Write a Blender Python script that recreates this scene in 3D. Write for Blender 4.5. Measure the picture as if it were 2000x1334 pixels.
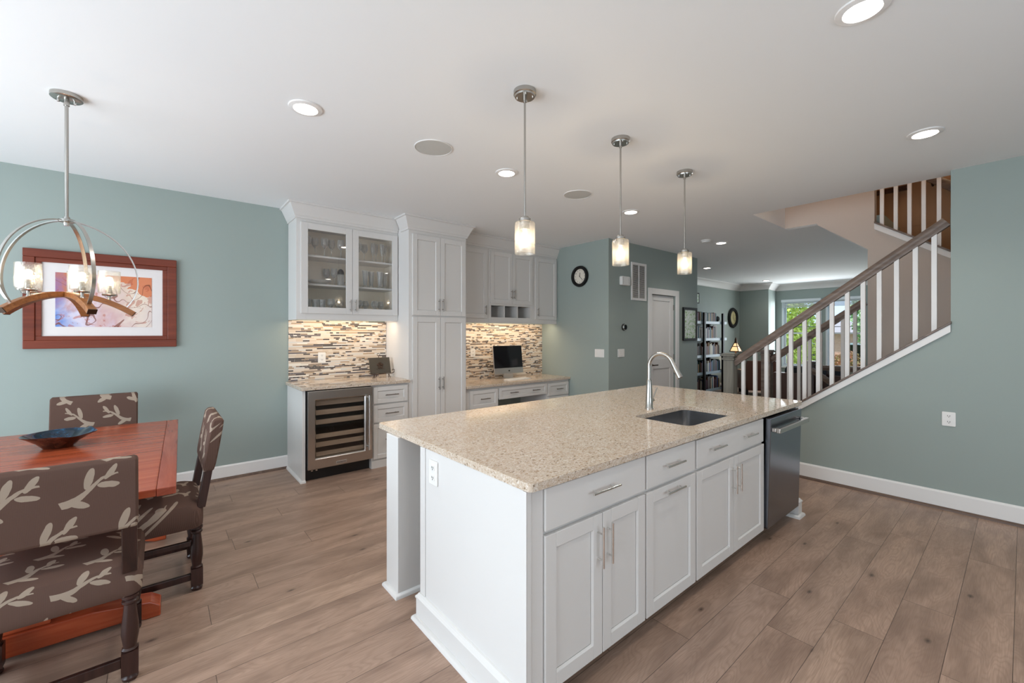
import bpy, bmesh, math, random
from mathutils import Vector, Matrix
random.seed(7)
C = bpy.context.scene.collection
PI = math.pi
for o in list(bpy.data.objects):
    bpy.data.objects.remove(o)

# ------------------------------------------------------------------ camera, world, light, exposure
HC = 1.45                                   # eye height
FPX = 830.0                                 # focal length in pixels of a 2000 px wide frame
A1 = math.atan(999 / FPX)
cam = bpy.data.cameras.new('camera')
cam.sensor_width = 36
cam.lens = FPX / 2000 * 36
cam.shift_y = -17 / 2000.0
cam.clip_start = 0.05
co = bpy.data.objects.new('camera', cam)
C.objects.link(co)
co.location = (0, 0, HC)
co.rotation_euler = (PI / 2, 0, A1 - PI / 2)
bpy.context.scene.camera = co

sc = bpy.context.scene
sc.view_settings.view_transform = 'Standard'
sc.view_settings.look = 'None'
sc.view_settings.gamma = 1
sc.view_settings.use_curve_mapping = False
sc.view_settings.exposure = 0.47

w = bpy.data.worlds.new('sky')
sc.world = w
w.use_nodes = True
w.node_tree.nodes['Background'].inputs[0].default_value = (0.55, 0.74, 1.0, 1)
w.node_tree.nodes['Background'].inputs[1].default_value = 1.3

def area(name, loc, rot, sx, sy, power, col):
    l = bpy.data.lights.new(name, 'AREA')
    l.shape = 'RECTANGLE'; l.size = sx; l.size_y = sy; l.energy = power; l.color = col
    o = bpy.data.objects.new(name, l); C.objects.link(o)
    o.location = loc; o.rotation_euler = rot
    return o
sl = bpy.data.lights.new('sun', 'SUN'); sl.energy = 5.5; sl.angle = 0.02; sl.color = (1, .95, .85)
so = bpy.data.objects.new('sun', sl); C.objects.link(so)
so.rotation_euler = Vector((0.25, -0.70, -0.67)).to_track_quat('-Z', 'Y').to_euler()
# daylight in the openings of the dining end, behind the camera, then an added kitchen-side fill
area('daylight_glass_doors', (-3.08, 1.9, 1.2), (0, -PI / 2 - .40, 0), 2.1, 5.0, 152, (.85, .94, 1))
area('kitchen_side_fill', (1.2, -2.48, 1.5), (PI / 2, 0, 0), 2.6, 1.5, 20, (.95, .97, 1))  # weak fill added from the unseen kitchen side
# daylight in the bay windows
area('daylight_bay_window', (13.1, 3.4, 1.45), (0, PI / 2, 0), 1.7, 1.9, 42, (.9, .96, 1))

# ------------------------------------------------------------------ node helpers
def S(r, g, b):
    f = lambda c: (c / 255 / 12.92) if c / 255 <= .04045 else ((c / 255 + .055) / 1.055) ** 2.4
    return (f(r), f(g), f(b), 1)

class G:
    def __init__(s, name, col=(.8, .8, .8, 1), rough=.5, metal=0.0, spec=.5):
        s.mat = bpy.data.materials.new(name); s.mat.use_nodes = True
        s.nt = s.mat.node_tree
        s.b = s.nt.nodes['Principled BSDF']; s.out = s.nt.nodes['Material Output']
        s.b.inputs['Base Color'].default_value = col
        s.b.inputs['Roughness'].default_value = rough
        s.b.inputs['Metallic'].default_value = metal
        s.b.inputs['Specular IOR Level'].default_value = spec
        s._obj = None
    def n(s, t, **kw):
        nd = s.nt.nodes.new(t)
        for k, v in kw.items(): setattr(nd, k, v)
        return nd
    def put(s, inp, v):
        if isinstance(v, bpy.types.NodeSocket): s.nt.links.new(v, inp)
        elif v is not None: inp.default_value = v
    def m(s, op, a, b=None, c=None, clamp=False):
        nd = s.n('ShaderNodeMath', operation=op, use_clamp=clamp)
        s.put(nd.inputs[0], a); s.put(nd.inputs[1], b)
        if c is not None: s.put(nd.inputs[2], c)
        return nd.outputs[0]
    def obj(s):
        if not s._obj: s._obj = s.n('ShaderNodeTexCoord').outputs['Object']
        return s._obj
    def sep(s, v=None):
        nd = s.n('ShaderNodeSeparateXYZ'); s.put(nd.inputs[0], v or s.obj()); return nd.outputs
    def comb(s, x=0.0, y=0.0, z=0.0):
        nd = s.n('ShaderNodeCombineXYZ')
        for i, v in enumerate((x, y, z)): s.put(nd.inputs[i], v)
        return nd.outputs[0]
    def noise(s, v, scale=5., detail=3., rough=.5, dist=0.):
        nd = s.n('ShaderNodeTexNoise'); s.put(nd.inputs['Vector'], v)
        nd.inputs['Scale'].default_value = scale; nd.inputs['Detail'].default_value = detail
        nd.inputs['Roughness'].default_value = rough; nd.inputs['Distortion'].default_value = dist
        return nd.outputs['Fac']
    def white(s, v):
        nd = s.n('ShaderNodeTexWhiteNoise', noise_dimensions='3D'); s.put(nd.inputs['Vector'], v)
        return nd.outputs['Value']
    def vor(s, v, scale, feature='F1', rnd=1., dims='3D'):
        nd = s.n('ShaderNodeTexVoronoi', feature=feature, voronoi_dimensions=dims); s.put(nd.inputs['Vector'], v)
        nd.inputs['Scale'].default_value = scale; nd.inputs['Randomness'].default_value = rnd
        return nd.outputs
    def ramp(s, f, stops, interp='LINEAR'):
        nd = s.n('ShaderNodeValToRGB'); s.put(nd.inputs[0], f)
        cr = nd.color_ramp; cr.interpolation = interp
        while len(cr.elements) < len(stops): cr.elements.new(.5)
        for e, (p, c) in zip(cr.elements, stops): e.position = p; e.color = c
        return nd.outputs[0]
    def mix(s, f, a, b, blend='MIX'):
        nd = s.n('ShaderNodeMix', data_type='RGBA', blend_type=blend)
        s.put(nd.inputs[0], f); s.put(nd.inputs[6], a); s.put(nd.inputs[7], b)
        return nd.outputs[2]
    def col(s, v): s.put(s.b.inputs['Base Color'], v)
    def rough(s, v): s.put(s.b.inputs['Roughness'], v)
    def bump(s, h, strength=.2, dist=.01):
        nd = s.n('ShaderNodeBump'); nd.inputs['Strength'].default_value = strength
        nd.inputs['Distance'].default_value = dist; s.put(nd.inputs['Height'], h)
        s.put(s.b.inputs['Normal'], nd.outputs[0])

def paint(name, c, rough=.55, spec=.3):
    g = G(name, c, rough, 0, spec)
    nz = g.noise(g.obj(), 140, 2); g.bump(nz, .05, .002)
    f = g.noise(g.obj(), 1.3, 2)
    g.col(g.mix(g.m('MULTIPLY', f, .10), c, tuple(x * .82 for x in c[:3]) + (1,)))
    return g.mat

def wood(name, dark, light, axis='X', rough=.4, scale=1.0, spec=.4):
    g = G(name, light, rough, 0, spec)
    x, y, z = g.sep()
    k = {'X': (1.5, 22, 22), 'Y': (22, 1.5, 22), 'Z': (22, 22, 1.5)}[axis]
    v = g.comb(g.m('MULTIPLY', x, k[0] * scale), g.m('MULTIPLY', y, k[1] * scale), g.m('MULTIPLY', z, k[2] * scale))
    f = g.noise(v, 1.0, 6, .6, .6)
    f2 = g.noise(v, 5.0, 3, .6)
    c = g.ramp(f, [(.3, dark), (.7, light)])
    c = g.mix(g.m('MULTIPLY', f2, .25), c, dark)
    g.col(c); g.bump(f2, .08, .002)
    return g.mat

def metal(name, c, rough=.3, axis=None):
    g = G(name, c, rough, 1.0)
    x, y, z = g.sep()
    k = {'X': (4, 900, 900), 'Y': (900, 4, 900), 'Z': (900, 900, 4), None: (6, 6, 6)}[axis]
    f = g.noise(g.comb(g.m('MULTIPLY', x, k[0]), g.m('MULTIPLY', y, k[1]), g.m('MULTIPLY', z, k[2])), 1, 2)
    g.rough(g.m('MULTIPLY_ADD', f, .06, rough - .03))
    return g.mat

def plain(name, c, rough=.5, metal_=0., spec=.5):
    g = G(name, c, rough, metal_, spec)
    f = g.noise(g.obj(), 30, 2)
    g.col(g.mix(g.m('MULTIPLY', f, .15), c, tuple(x * .8 for x in c[:3]) + (1,)))
    return g.mat

def emit(name, c, strength):
    g = G(name, c)
    g.b.inputs['Emission Color'].default_value = c
    g.b.inputs['Emission Strength'].default_value = strength
    return g.mat

def bulb_mat(name, c, strength):
    g = G(name); g.nt.nodes.remove(g.b)
    tr = g.n('ShaderNodeBsdfTransparent'); em = g.n('ShaderNodeEmission'); em.inputs[0].default_value = c; em.inputs[1].default_value = strength
    mx = g.n('ShaderNodeMixShader'); mx.inputs[0].default_value = .45
    g.put(mx.inputs[1], tr.outputs[0]); g.put(mx.inputs[2], em.outputs[0]); g.put(g.out.inputs['Surface'], mx.outputs[0])
    return g.mat

def clear(name, tint=(1, 1, 1, 1), gloss=.1, rough=.02, speck=0.0, speckscale=150, edge=True, milk=0.):
    g = G(name)
    g.nt.nodes.remove(g.b)
    tr = g.n('ShaderNodeBsdfTransparent'); tr.inputs[0].default_value = tint
    gl = g.n('ShaderNodeBsdfGlossy'); gl.inputs['Roughness'].default_value = rough
    mx = g.n('ShaderNodeMixShader')
    if edge:
        lw = g.n('ShaderNodeLayerWeight'); lw.inputs[0].default_value = .35
        f = g.m('MULTIPLY_ADD', lw.outputs['Facing'], gloss * 2.2, gloss * .45)
    else:
        f = gloss
    if speck:
        d = g.vor(g.obj(), speckscale)[0]
        f = g.m('ADD', f, g.m('MULTIPLY', g.m('LESS_THAN', d, .34), speck), clamp=True)
        bp = g.n('ShaderNodeBump'); bp.inputs['Strength'].default_value = .25; bp.inputs['Distance'].default_value = .004
        g.put(bp.inputs['Height'], d); g.put(gl.inputs['Normal'], bp.outputs[0])
    g.put(mx.inputs[0], f); g.put(mx.inputs[1], tr.outputs[0]); g.put(mx.inputs[2], gl.outputs[0])
    if milk:
        df = g.n('ShaderNodeBsdfTranslucent'); df.inputs[0].default_value = (.95, .95, .93, 1)
        d2 = g.n('ShaderNodeBsdfDiffuse'); d2.inputs[0].default_value = (.95, .95, .93, 1)
        m1 = g.n('ShaderNodeMixShader'); m2 = g.n('ShaderNodeMixShader'); m1.inputs[0].default_value = .5
        g.put(m2.inputs[0], g.m('MULTIPLY', f, milk)); g.put(m1.inputs[1], df.outputs[0]); g.put(m1.inputs[2], d2.outputs[0])
        g.put(m2.inputs[1], mx.outputs[0]); g.put(m2.inputs[2], m1.outputs[0]); mx = m2
    g.put(g.out.inputs['Surface'], mx.outputs[0])
    return g.mat

def floor_mat():
    g = G('oak_plank_floor', rough=.32, spec=.35)
    W, L = .196, 1.45
    x, y, z = g.sep()
    yy = g.m('DIVIDE', g.m('SUBTRACT', y, .028), W)
    row = g.m('FLOOR', yy); fy = g.m('SUBTRACT', yy, row)
    ro = g.white(g.comb(row, 3.7, .5))
    xx = g.m('ADD', g.m('DIVIDE', x, L), g.m('MULTIPLY', ro, 7.3))
    ci = g.m('FLOOR', xx); fx = g.m('SUBTRACT', xx, ci)
    rnd = g.white(g.comb(row, ci, 1.3)); rnd2 = g.white(g.comb(row, ci, 9.1))
    gv = g.comb(g.m('ADD', x, g.m('MULTIPLY', rnd, 31)), g.m('MULTIPLY', y, 5.5), g.m('MULTIPLY', rnd2, 17))
    n1 = g.noise(gv, 1.25, 2, .5, .35)
    rings = g.m('SINE', g.m('MULTIPLY', n1, 150))
    gf = g.comb(g.m('MULTIPLY', x, 9), g.m('MULTIPLY', y, 260), g.m('MULTIPLY', rnd2, 11))
    fine = g.noise(gf, 1.0, 4, .65)
    blot = g.noise(g.comb(g.m('ADD', g.m('MULTIPLY', x, 1.6), g.m('MULTIPLY', rnd, 13)), g.m('MULTIPLY', y, 6.5), rnd2), 1.2, 3, .5, .4)
    base = g.ramp(rnd, [(0, S(167, 140, 123)), (.35, S(181, 152, 133)), (.7, S(173, 146, 129)), (1, S(186, 158, 138))])
    c = g.mix(g.ramp(blot, [(.42, (0, 0, 0, 1)), (.72, (.85, .85, .85, 1))]), base, S(127, 104, 90))
    c = g.mix(g.m('MULTIPLY', g.m('POWER', g.m('MULTIPLY_ADD', rings, .5, .5), 2.5), .27), c, S(129, 104, 88))
    c = g.mix(g.m('MULTIPLY', g.m('SUBTRACT', fine, .36, clamp=True), 1.25), c, S(118, 93, 80))
    kn = g.vor(g.comb(g.m('ADD', g.m('MULTIPLY', x, .9), g.m('MULTIPLY', fine, .012)), g.m('ADD', g.m('MULTIPLY', y, 2.0), g.m('MULTIPLY', n1, .12)), 0.), 1.9, dims='2D')
    kon = g.m('GREATER_THAN', g.sep(kn[1])[0], .62); kn = kn[0]
    c = g.mix(g.m('MULTIPLY', g.m('ADD', g.m('SUBTRACT', 1., g.m('MULTIPLY', kn, 19), clamp=True), g.m('MULTIPLY', g.m('SUBTRACT', 1., g.m('MULTIPLY', kn, 4.5), clamp=True), .38)), g.m('MULTIPLY', kon, .72)), c, S(63, 48, 41))
    s1 = g.m('LESS_THAN', fy, .012); s2 = g.m('LESS_THAN', fx, .0018)
    seam = g.m('MAXIMUM', s1, s2)
    c = g.mix(g.m('MULTIPLY', seam, .8), c, S(49, 37, 31))
    g.col(c)
    g.rough(g.m('MULTIPLY_ADD', fine, .12, .30))
    g.bump(g.m('SUBTRACT', g.m('MULTIPLY', fine, .3), seam), .25, .002)
    return g.mat

def quartz_mat(name, warm=0.0):
    g = G(name, rough=.065, spec=.6)
    o = g.obj()
    big = g.noise(o, 9, 4, .6)
    x, y, z = g.sep()
    nd = g.n('ShaderNodeTexNoise'); g.put(nd.inputs['Vector'], o); nd.inputs['Scale'].default_value = 70; nd.inputs['Detail'].default_value = 2
    wx, wy, wz = g.sep(nd.outputs['Color'])
    wob = lambda q, k: g.m('MULTIPLY', g.m('SUBTRACT', q, .5), k)
    px_ = g.m('ADD', g.m('ADD', g.m('MULTIPLY', x, .55), g.m('MULTIPLY', y, .42)), wob(wx, .020))
    py_ = g.m('ADD', g.m('SUBTRACT', g.m('MULTIPLY', y, 1.0), g.m('MULTIPLY', x, .40)), wob(wy, .020))
    pz_ = g.m('ADD', z, wob(wz, .014))
    sv = g.comb(px_, py_, pz_)
    v1 = g.vor(sv, 118); v2 = g.vor(sv, 235)
    r1 = g.sep(v1[1])[0]; r2 = g.sep(v2[1])[1]
    c = g.ramp(r2, [(0, S(168, 150, 132)), (.25, S(206, 194, 180)), (.5, S(190, 172, 154)), (.75, S(224, 216, 206)), (1, S(238, 234, 228))])
    c2 = g.ramp(r1, [(0, S(92, 76, 62)), (.05, S(98, 80, 64)), (.06, S(150, 124, 98)), (.18, S(178, 152, 126)), (.26, S(212, 198, 182)), (.7, S(206, 190, 172)), (1, S(236, 230, 222))])
    core = g.m('LESS_THAN', v1[0], .52)
    c = g.mix(g.m('MULTIPLY', core, .85), c, c2)
    c = g.mix(g.m('MULTIPLY_ADD', big, .45, .05), c, S(190, 162, 132))
    g.col(c)
    return g.mat

def mosaic_mat():
    g = G('mosaic_tile', rough=.18, spec=.5)
    RH, L = .0147, .21
    x, y, z = g.sep()
    rz = g.m('DIVIDE', z, RH); row = g.m('FLOOR', rz); fz = g.m('SUBTRACT', rz, row)
    xx = g.m('ADD', g.m('DIVIDE', x, L), g.m('MULTIPLY', g.white(g.comb(row, .3, 2.2)), 9))
    ce = g.m('FLOOR', xx); fx = g.m('SUBTRACT', xx, ce)
    r = g.white(g.comb(row, ce, 5.5))
    nn = g.m('ADD', g.m('ADD', 1., g.m('GREATER_THAN', r, .3)), g.m('ADD', g.m('GREATER_THAN', r, .55), g.m('MULTIPLY', g.m('GREATER_THAN', r, .78), 3.)))
    q = g.m('MULTIPLY', fx, nn); sub = g.m('FLOOR', q); fq = g.m('SUBTRACT', q, sub)
    rc = g.white(g.comb(row, g.m('MULTIPLY_ADD', ce, 7., sub), 8.8))
    big1 = g.m('GREATER_THAN', r, .55)
    rc2 = g.m('SUBTRACT', rc, g.m('MULTIPLY', big1, .13), clamp=True)
    c = g.ramp(rc2, [(0, S(72, 66, 66)), (.1, S(98, 92, 96)), (.17, S(142, 124, 108)), (.27, S(172, 148, 122)), (.36, S(206, 188, 168)), (.58, S(216, 204, 190)), (.76, S(206, 204, 200)), (.9, S(232, 224, 212))], 'CONSTANT')
    mort = g.m('MAXIMUM', g.m('LESS_THAN', fz, .12), g.m('LESS_THAN', fq, g.m('MULTIPLY', nn, .006)))
    g.col(g.mix(mort, c, S(206, 196, 184)))
    g.rough(g.m('MULTIPLY_ADD', mort, .5, .2))
    g.bump(g.m('SUBTRACT', 1., mort), .3, .002)
    return g.mat

def fabric_mat():
    g = G('branch_pattern_fabric', rough=.85, spec=.15)
    x, y, z = g.sep()
    u = g.m('MULTIPLY_ADD', y, .35, x)
    v = g.m('MULTIPLY_ADD', y, .94, z)
    CW, CH = .212, .158
    vv = g.m('DIVIDE', v, CH); row = g.m('FLOOR', vv)
    uu = g.m('ADD', g.m('DIVIDE', u, CW), g.m('MULTIPLY', g.m('MODULO', g.m('ABSOLUTE', row), 2.), .5))
    ce = g.m('FLOOR', uu)
    px = g.m('MULTIPLY', g.m('SUBTRACT', g.m('SUBTRACT', uu, ce), .5), CW)
    py = g.m('MULTIPLY', g.m('SUBTRACT', g.m('SUBTRACT', vv, row), .5), CH)
    an = g.m('MULTIPLY_ADD', g.white(g.comb(row, ce, 4.4)), 1.1, .15)
    ca, sa = g.m('COSINE', an), g.m('SINE', an)
    wob = g.m('MULTIPLY', g.m('SUBTRACT', g.noise(g.comb(u, v, .2), 28, 2), .5), .012)
    a = g.m('ADD', g.m('MULTIPLY', px, ca), g.m('MULTIPLY', py, sa))
    b = g.m('ADD', g.m('SUBTRACT', g.m('MULTIPLY', py, ca), g.m('MULTIPLY', px, sa)), wob)
    bend = g.m('MULTIPLY', g.m('SINE', g.m('MULTIPLY', a, 30)), .014)
    thick = g.m('SUBTRACT', .0125, g.m('MULTIPLY', g.m('ADD', a, .085), .055))
    br = g.m('MULTIPLY', g.m('LESS_THAN', g.m('ABSOLUTE', g.m('SUBTRACT', b, bend)), thick), g.m('LESS_THAN', g.m('ABSOLUTE', a), .088))
    mask = br
    for (cx, cy, ang, la, lb) in ((-.045, -.030, 2.3, .034, .011), (.012, .034, .9, .036, .012), (.05, -.016, -.5, .032, .010), (.072, .022, .6, .03, .010)):
        dx, dy = g.m('SUBTRACT', a, cx), g.m('SUBTRACT', b, cy)
        k, q = math.cos(ang), math.sin(ang)
        e1 = g.m('DIVIDE', g.m('ADD', g.m('MULTIPLY', dx, k), g.m('MULTIPLY', dy, q)), la)
        e2 = g.m('DIVIDE', g.m('SUBTRACT', g.m('MULTIPLY', dy, k), g.m('MULTIPLY', dx, q)), lb)
        mask = g.m('MAXIMUM', mask, g.m('LESS_THAN', g.m('ADD', g.m('MULTIPLY', e1, e1), g.m('MULTIPLY', e2, e2)), 1.))
    rib = g.m('SINE', g.m('MULTIPLY', u, 2300))
    c = g.mix(g.m('MULTIPLY_ADD', rib, .5, .5), S(98, 76, 67), S(86, 65, 57))
    c = g.mix(g.m('MULTIPLY', mask, .9), c, S(164, 148, 132))
    g.col(c); g.bump(rib, .05, .001)
    return g.mat

def art_mat():
    g = G('watercolour', rough=.7)
    x, y, z = g.sep()
    n1 = g.noise(g.obj(), 5, 4, .6, .5); n2 = g.noise(g.comb(x, 3., z), 9, 3, .6, 1.2)
    u = g.m('ADD', x, g.m('MULTIPLY', g.m('SUBTRACT', n1, .5), .5))
    v = g.m('ADD', z, g.m('MULTIPLY', g.m('SUBTRACT', n2, .5), .35))
    c = g.ramp(g.m('MULTIPLY_ADD', u, 1.5, .5), [(0, S(150, 110, 150)), (.2, S(196, 120, 80)), (.42, S(222, 200, 205)), (.62, S(216, 192, 176)), (.85, S(230, 214, 196)), (1, S(226, 206, 190))])
    low = g.ramp(g.m('MULTIPLY_ADD', u, 1.4, .5), [(0, S(90, 130, 200)), (.3, S(214, 208, 224)), (.55, S(206, 170, 170)), (.8, S(226, 210, 198)), (1, S(216, 200, 196))])
    c = g.mix(g.m('MULTIPLY_ADD', v, -6., .2, clamp=True), c, low)
    og = g.m('MULTIPLY', g.m('GREATER_THAN', g.m('ADD', g.m('MULTIPLY', x, .75), z), g.m('MULTIPLY_ADD', n2, .22, .13)), .85)
    c = g.mix(og, c, S(206, 104, 44))
    blob = g.m('MULTIPLY', g.m('GREATER_THAN', n2, .60), .55)
    c = g.mix(blob, c, S(176, 88, 62))
    line = g.m('LESS_THAN', g.m('ABSOLUTE', g.m('SUBTRACT', g.noise(g.obj(), 3.5, 1, .4, 1.5), .5)), .008)
    c = g.mix(g.m('MULTIPLY', line, .8), c, S(120, 60, 40))
    g.col(c)
    return g.mat

def green_art():
    g = G('glare_print', rough=.25)
    n = g.noise(g.obj(), 26, 5, .7)
    c = g.ramp(n, [(.3, S(96, 140, 84)), (.42, S(176, 210, 150)), (.5, S(232, 242, 232)), (.7, S(250, 252, 250))])  # foliage tones whitened to stand for glare on the glass
    g.col(c); return g.mat

def leaf_mat(name, c1, c2, c3):
    g = G(name, rough=.6)
    f = g.noise(g.obj(), 2.2, 4, .7)
    g.col(g.ramp(f, [(.3, c1), (.5, c2), (.68, c3)]))
    return g.mat

def brick_mat():
    g = G('brick', rough=.8)
    b = g.n('ShaderNodeTexBrick'); x, y, z = g.sep()
    g.put(b.inputs['Vector'], g.comb(y, z, 0.))
    b.inputs['Color1'].default_value = S(206, 158, 140); b.inputs['Color2'].default_value = S(194, 144, 126)
    b.inputs['Mortar'].default_value = S(190, 170, 155); b.inputs['Scale'].default_value = 4
    g.col(b.outputs[0]); return g.mat

M = dict(
    sage=paint('sage_paint', S(153, 164, 159)), beige=paint('beige_paint', S(196, 184, 174)), tan=paint('tan_paint', S(164, 130, 100)),
    ceil=paint('ceiling_paint', S(238, 240, 241), .8, .1), white=paint('white_trim_paint', S(232, 230, 228), .4), cab=paint('cabinet_paint', S(216, 213, 210), .35),
    cabin=paint('cabinet_inside', S(238, 226, 208), .6),
    floor=floor_mat(), quartz=quartz_mat('speckled_quartz'), mosaic=mosaic_mat(), fabric=fabric_mat(),
    cherry=wood('cherry_wood', S(146, 60, 34), S(182, 92, 58), 'X', .22), cherryframe=wood('cherry_frame', S(96, 38, 22), S(128, 58, 36), 'X', .4),
    cherryy=wood('cherry_border', S(142, 64, 45), S(174, 92, 68), 'Y', .25),
    dark=wood('dark_walnut', S(34, 20, 17), S(66, 40, 34), 'Z', .3), rail=wood('grey_brown_oak', S(92, 78, 70), S(136, 118, 106), 'Y', .4),
    newel=wood('grey_oak_post', S(98, 96, 88), S(132, 130, 120), 'Z', .45), shoe=wood('floor_shoe', S(84, 64, 54), S(120, 98, 84), 'Y', .4),
    arm=wood('warm_arm_wood', S(112, 66, 34), S(168, 112, 66), 'X', .4, 3),
    steel=metal('brushed_steel', (.54, .51, .48, 1), .24, 'X'), steelz=metal('brushed_steel_upright', (.23, .25, .29, 1), .24, 'Z'), dnickel=metal('dark_nickel', (.26, .23, .21, 1), .35),
    nickel=metal('satin_nickel', (.47, .45, .42, 1), .26), chrome=metal('polished_nickel', (.75, .74, .72, 1), .14),
    sink=metal('sink_steel', (.50, .51, .53, 1), .22, 'Y'), bronze=metal('dark_bronze', (.09, .06, .045, 1), .4),
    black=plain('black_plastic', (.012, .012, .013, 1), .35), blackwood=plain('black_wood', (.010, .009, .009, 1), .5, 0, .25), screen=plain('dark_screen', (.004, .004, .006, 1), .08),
    plastic=plain('white_plastic', S(232, 230, 226), .3), slot=plain('dark_slot', (.03, .03, .03, 1), .5), alu=metal('aluminium', (.66, .65, .64, 1), .38),
    clockface=plain('clock_face', S(226, 218, 204), .5), clockcream=plain('clock_face_cream', S(196, 184, 134), .5), ink=plain('black_ink', (.01, .01, .01, 1), .5),
    mat_=plain('picture_mat', S(226, 220, 218), .8), art=art_mat(), print_=green_art(),
    glass=clear('pane_glass', (.98, .98, .98, 1), .08, .01, edge=False), winglass=clear('window_glass', (.97, .98, .98, 1), .04, .01, edge=False),
    seeded=clear('seeded_glass', (.97, .96, .94, 1), .12, .10, .40, 260, milk=.18), ware=clear('clear_glassware', (1, 1, 1, 1), .12, .08, milk=2.4),
    smoke=clear('smoked_glass', (.86, .84, .82, 1), .05, .02, edge=False),
    bulb=bulb_mat('warm_bulb', (1, .82, .55, 1), 5), lens=emit('downlight_lens', (1, .93, .84, 1), 14), led=emit('led_strip', (1, .78, .52, 1), 9), shadeglow=emit('amber_shade', (1, .66, .34, 1), .8),
    leather=plain('brown_leather', S(74, 46, 36), .45), leather2=plain('chestnut_leather', S(98, 58, 42), .45), cush=plain('blue_grey_cushion', S(58, 66, 78), .9), cushd=plain('charcoal_cushion', S(40, 40, 44), .9),
    speaker=plain('speaker_cloth', S(196, 196, 192), .9), bowlin=None, coolshelf=wood('beech_shelf_front', S(176, 158, 140), S(204, 188, 170), 'X', .4), blind=plain('white_blind', S(206, 210, 214), .7),
    shelfglint=plain('shelf_edge_glint', S(172, 190, 200), .4), brick=brick_mat(), roof=plain('grey_roof', S(150, 146, 150), .9), vinyl=plain('white_vinyl', S(222, 228, 232), .4),
    leafy=leaf_mat('yellow_green_leaves', S(124, 158, 52), S(196, 210, 92), S(236, 228, 130)), leafd=leaf_mat('dark_green_leaves', S(84, 124, 84), S(136, 172, 124), S(184, 208, 166)), leafr=leaf_mat('autumn_leaves', S(128, 140, 60), S(196, 150, 100), S(206, 100, 70)),
    bark=plain('bark', S(84, 70, 58), .9), grass=leaf_mat('lawn', S(96, 122, 66), S(126, 146, 86), S(150, 160, 104)), red=plain('red_paint', S(200, 60, 60), .5), wire=plain('power_line', (.03, .03, .035, 1), .6),
)
def bowl_mat():
    g = G('blue_glaze', rough=.12)
    x, y, z = g.sep()
    f = g.noise(g.obj(), 22, 4, .6)
    bl = g.ramp(f, [(.35, S(5, 14, 24)), (.55, S(10, 40, 64)), (.75, S(40, 100, 140))])
    br = g.ramp(f, [(.35, S(40, 22, 16)), (.7, S(92, 52, 38))])
    geo = g.n('ShaderNodeNewGeometry')
    up = g.m('GREATER_THAN', g.sep(geo.outputs['Normal'])[2], 0.02)
    g.col(g.mix(up, br, bl)); return g.mat
M['bowlin'] = bowl_mat()

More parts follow.
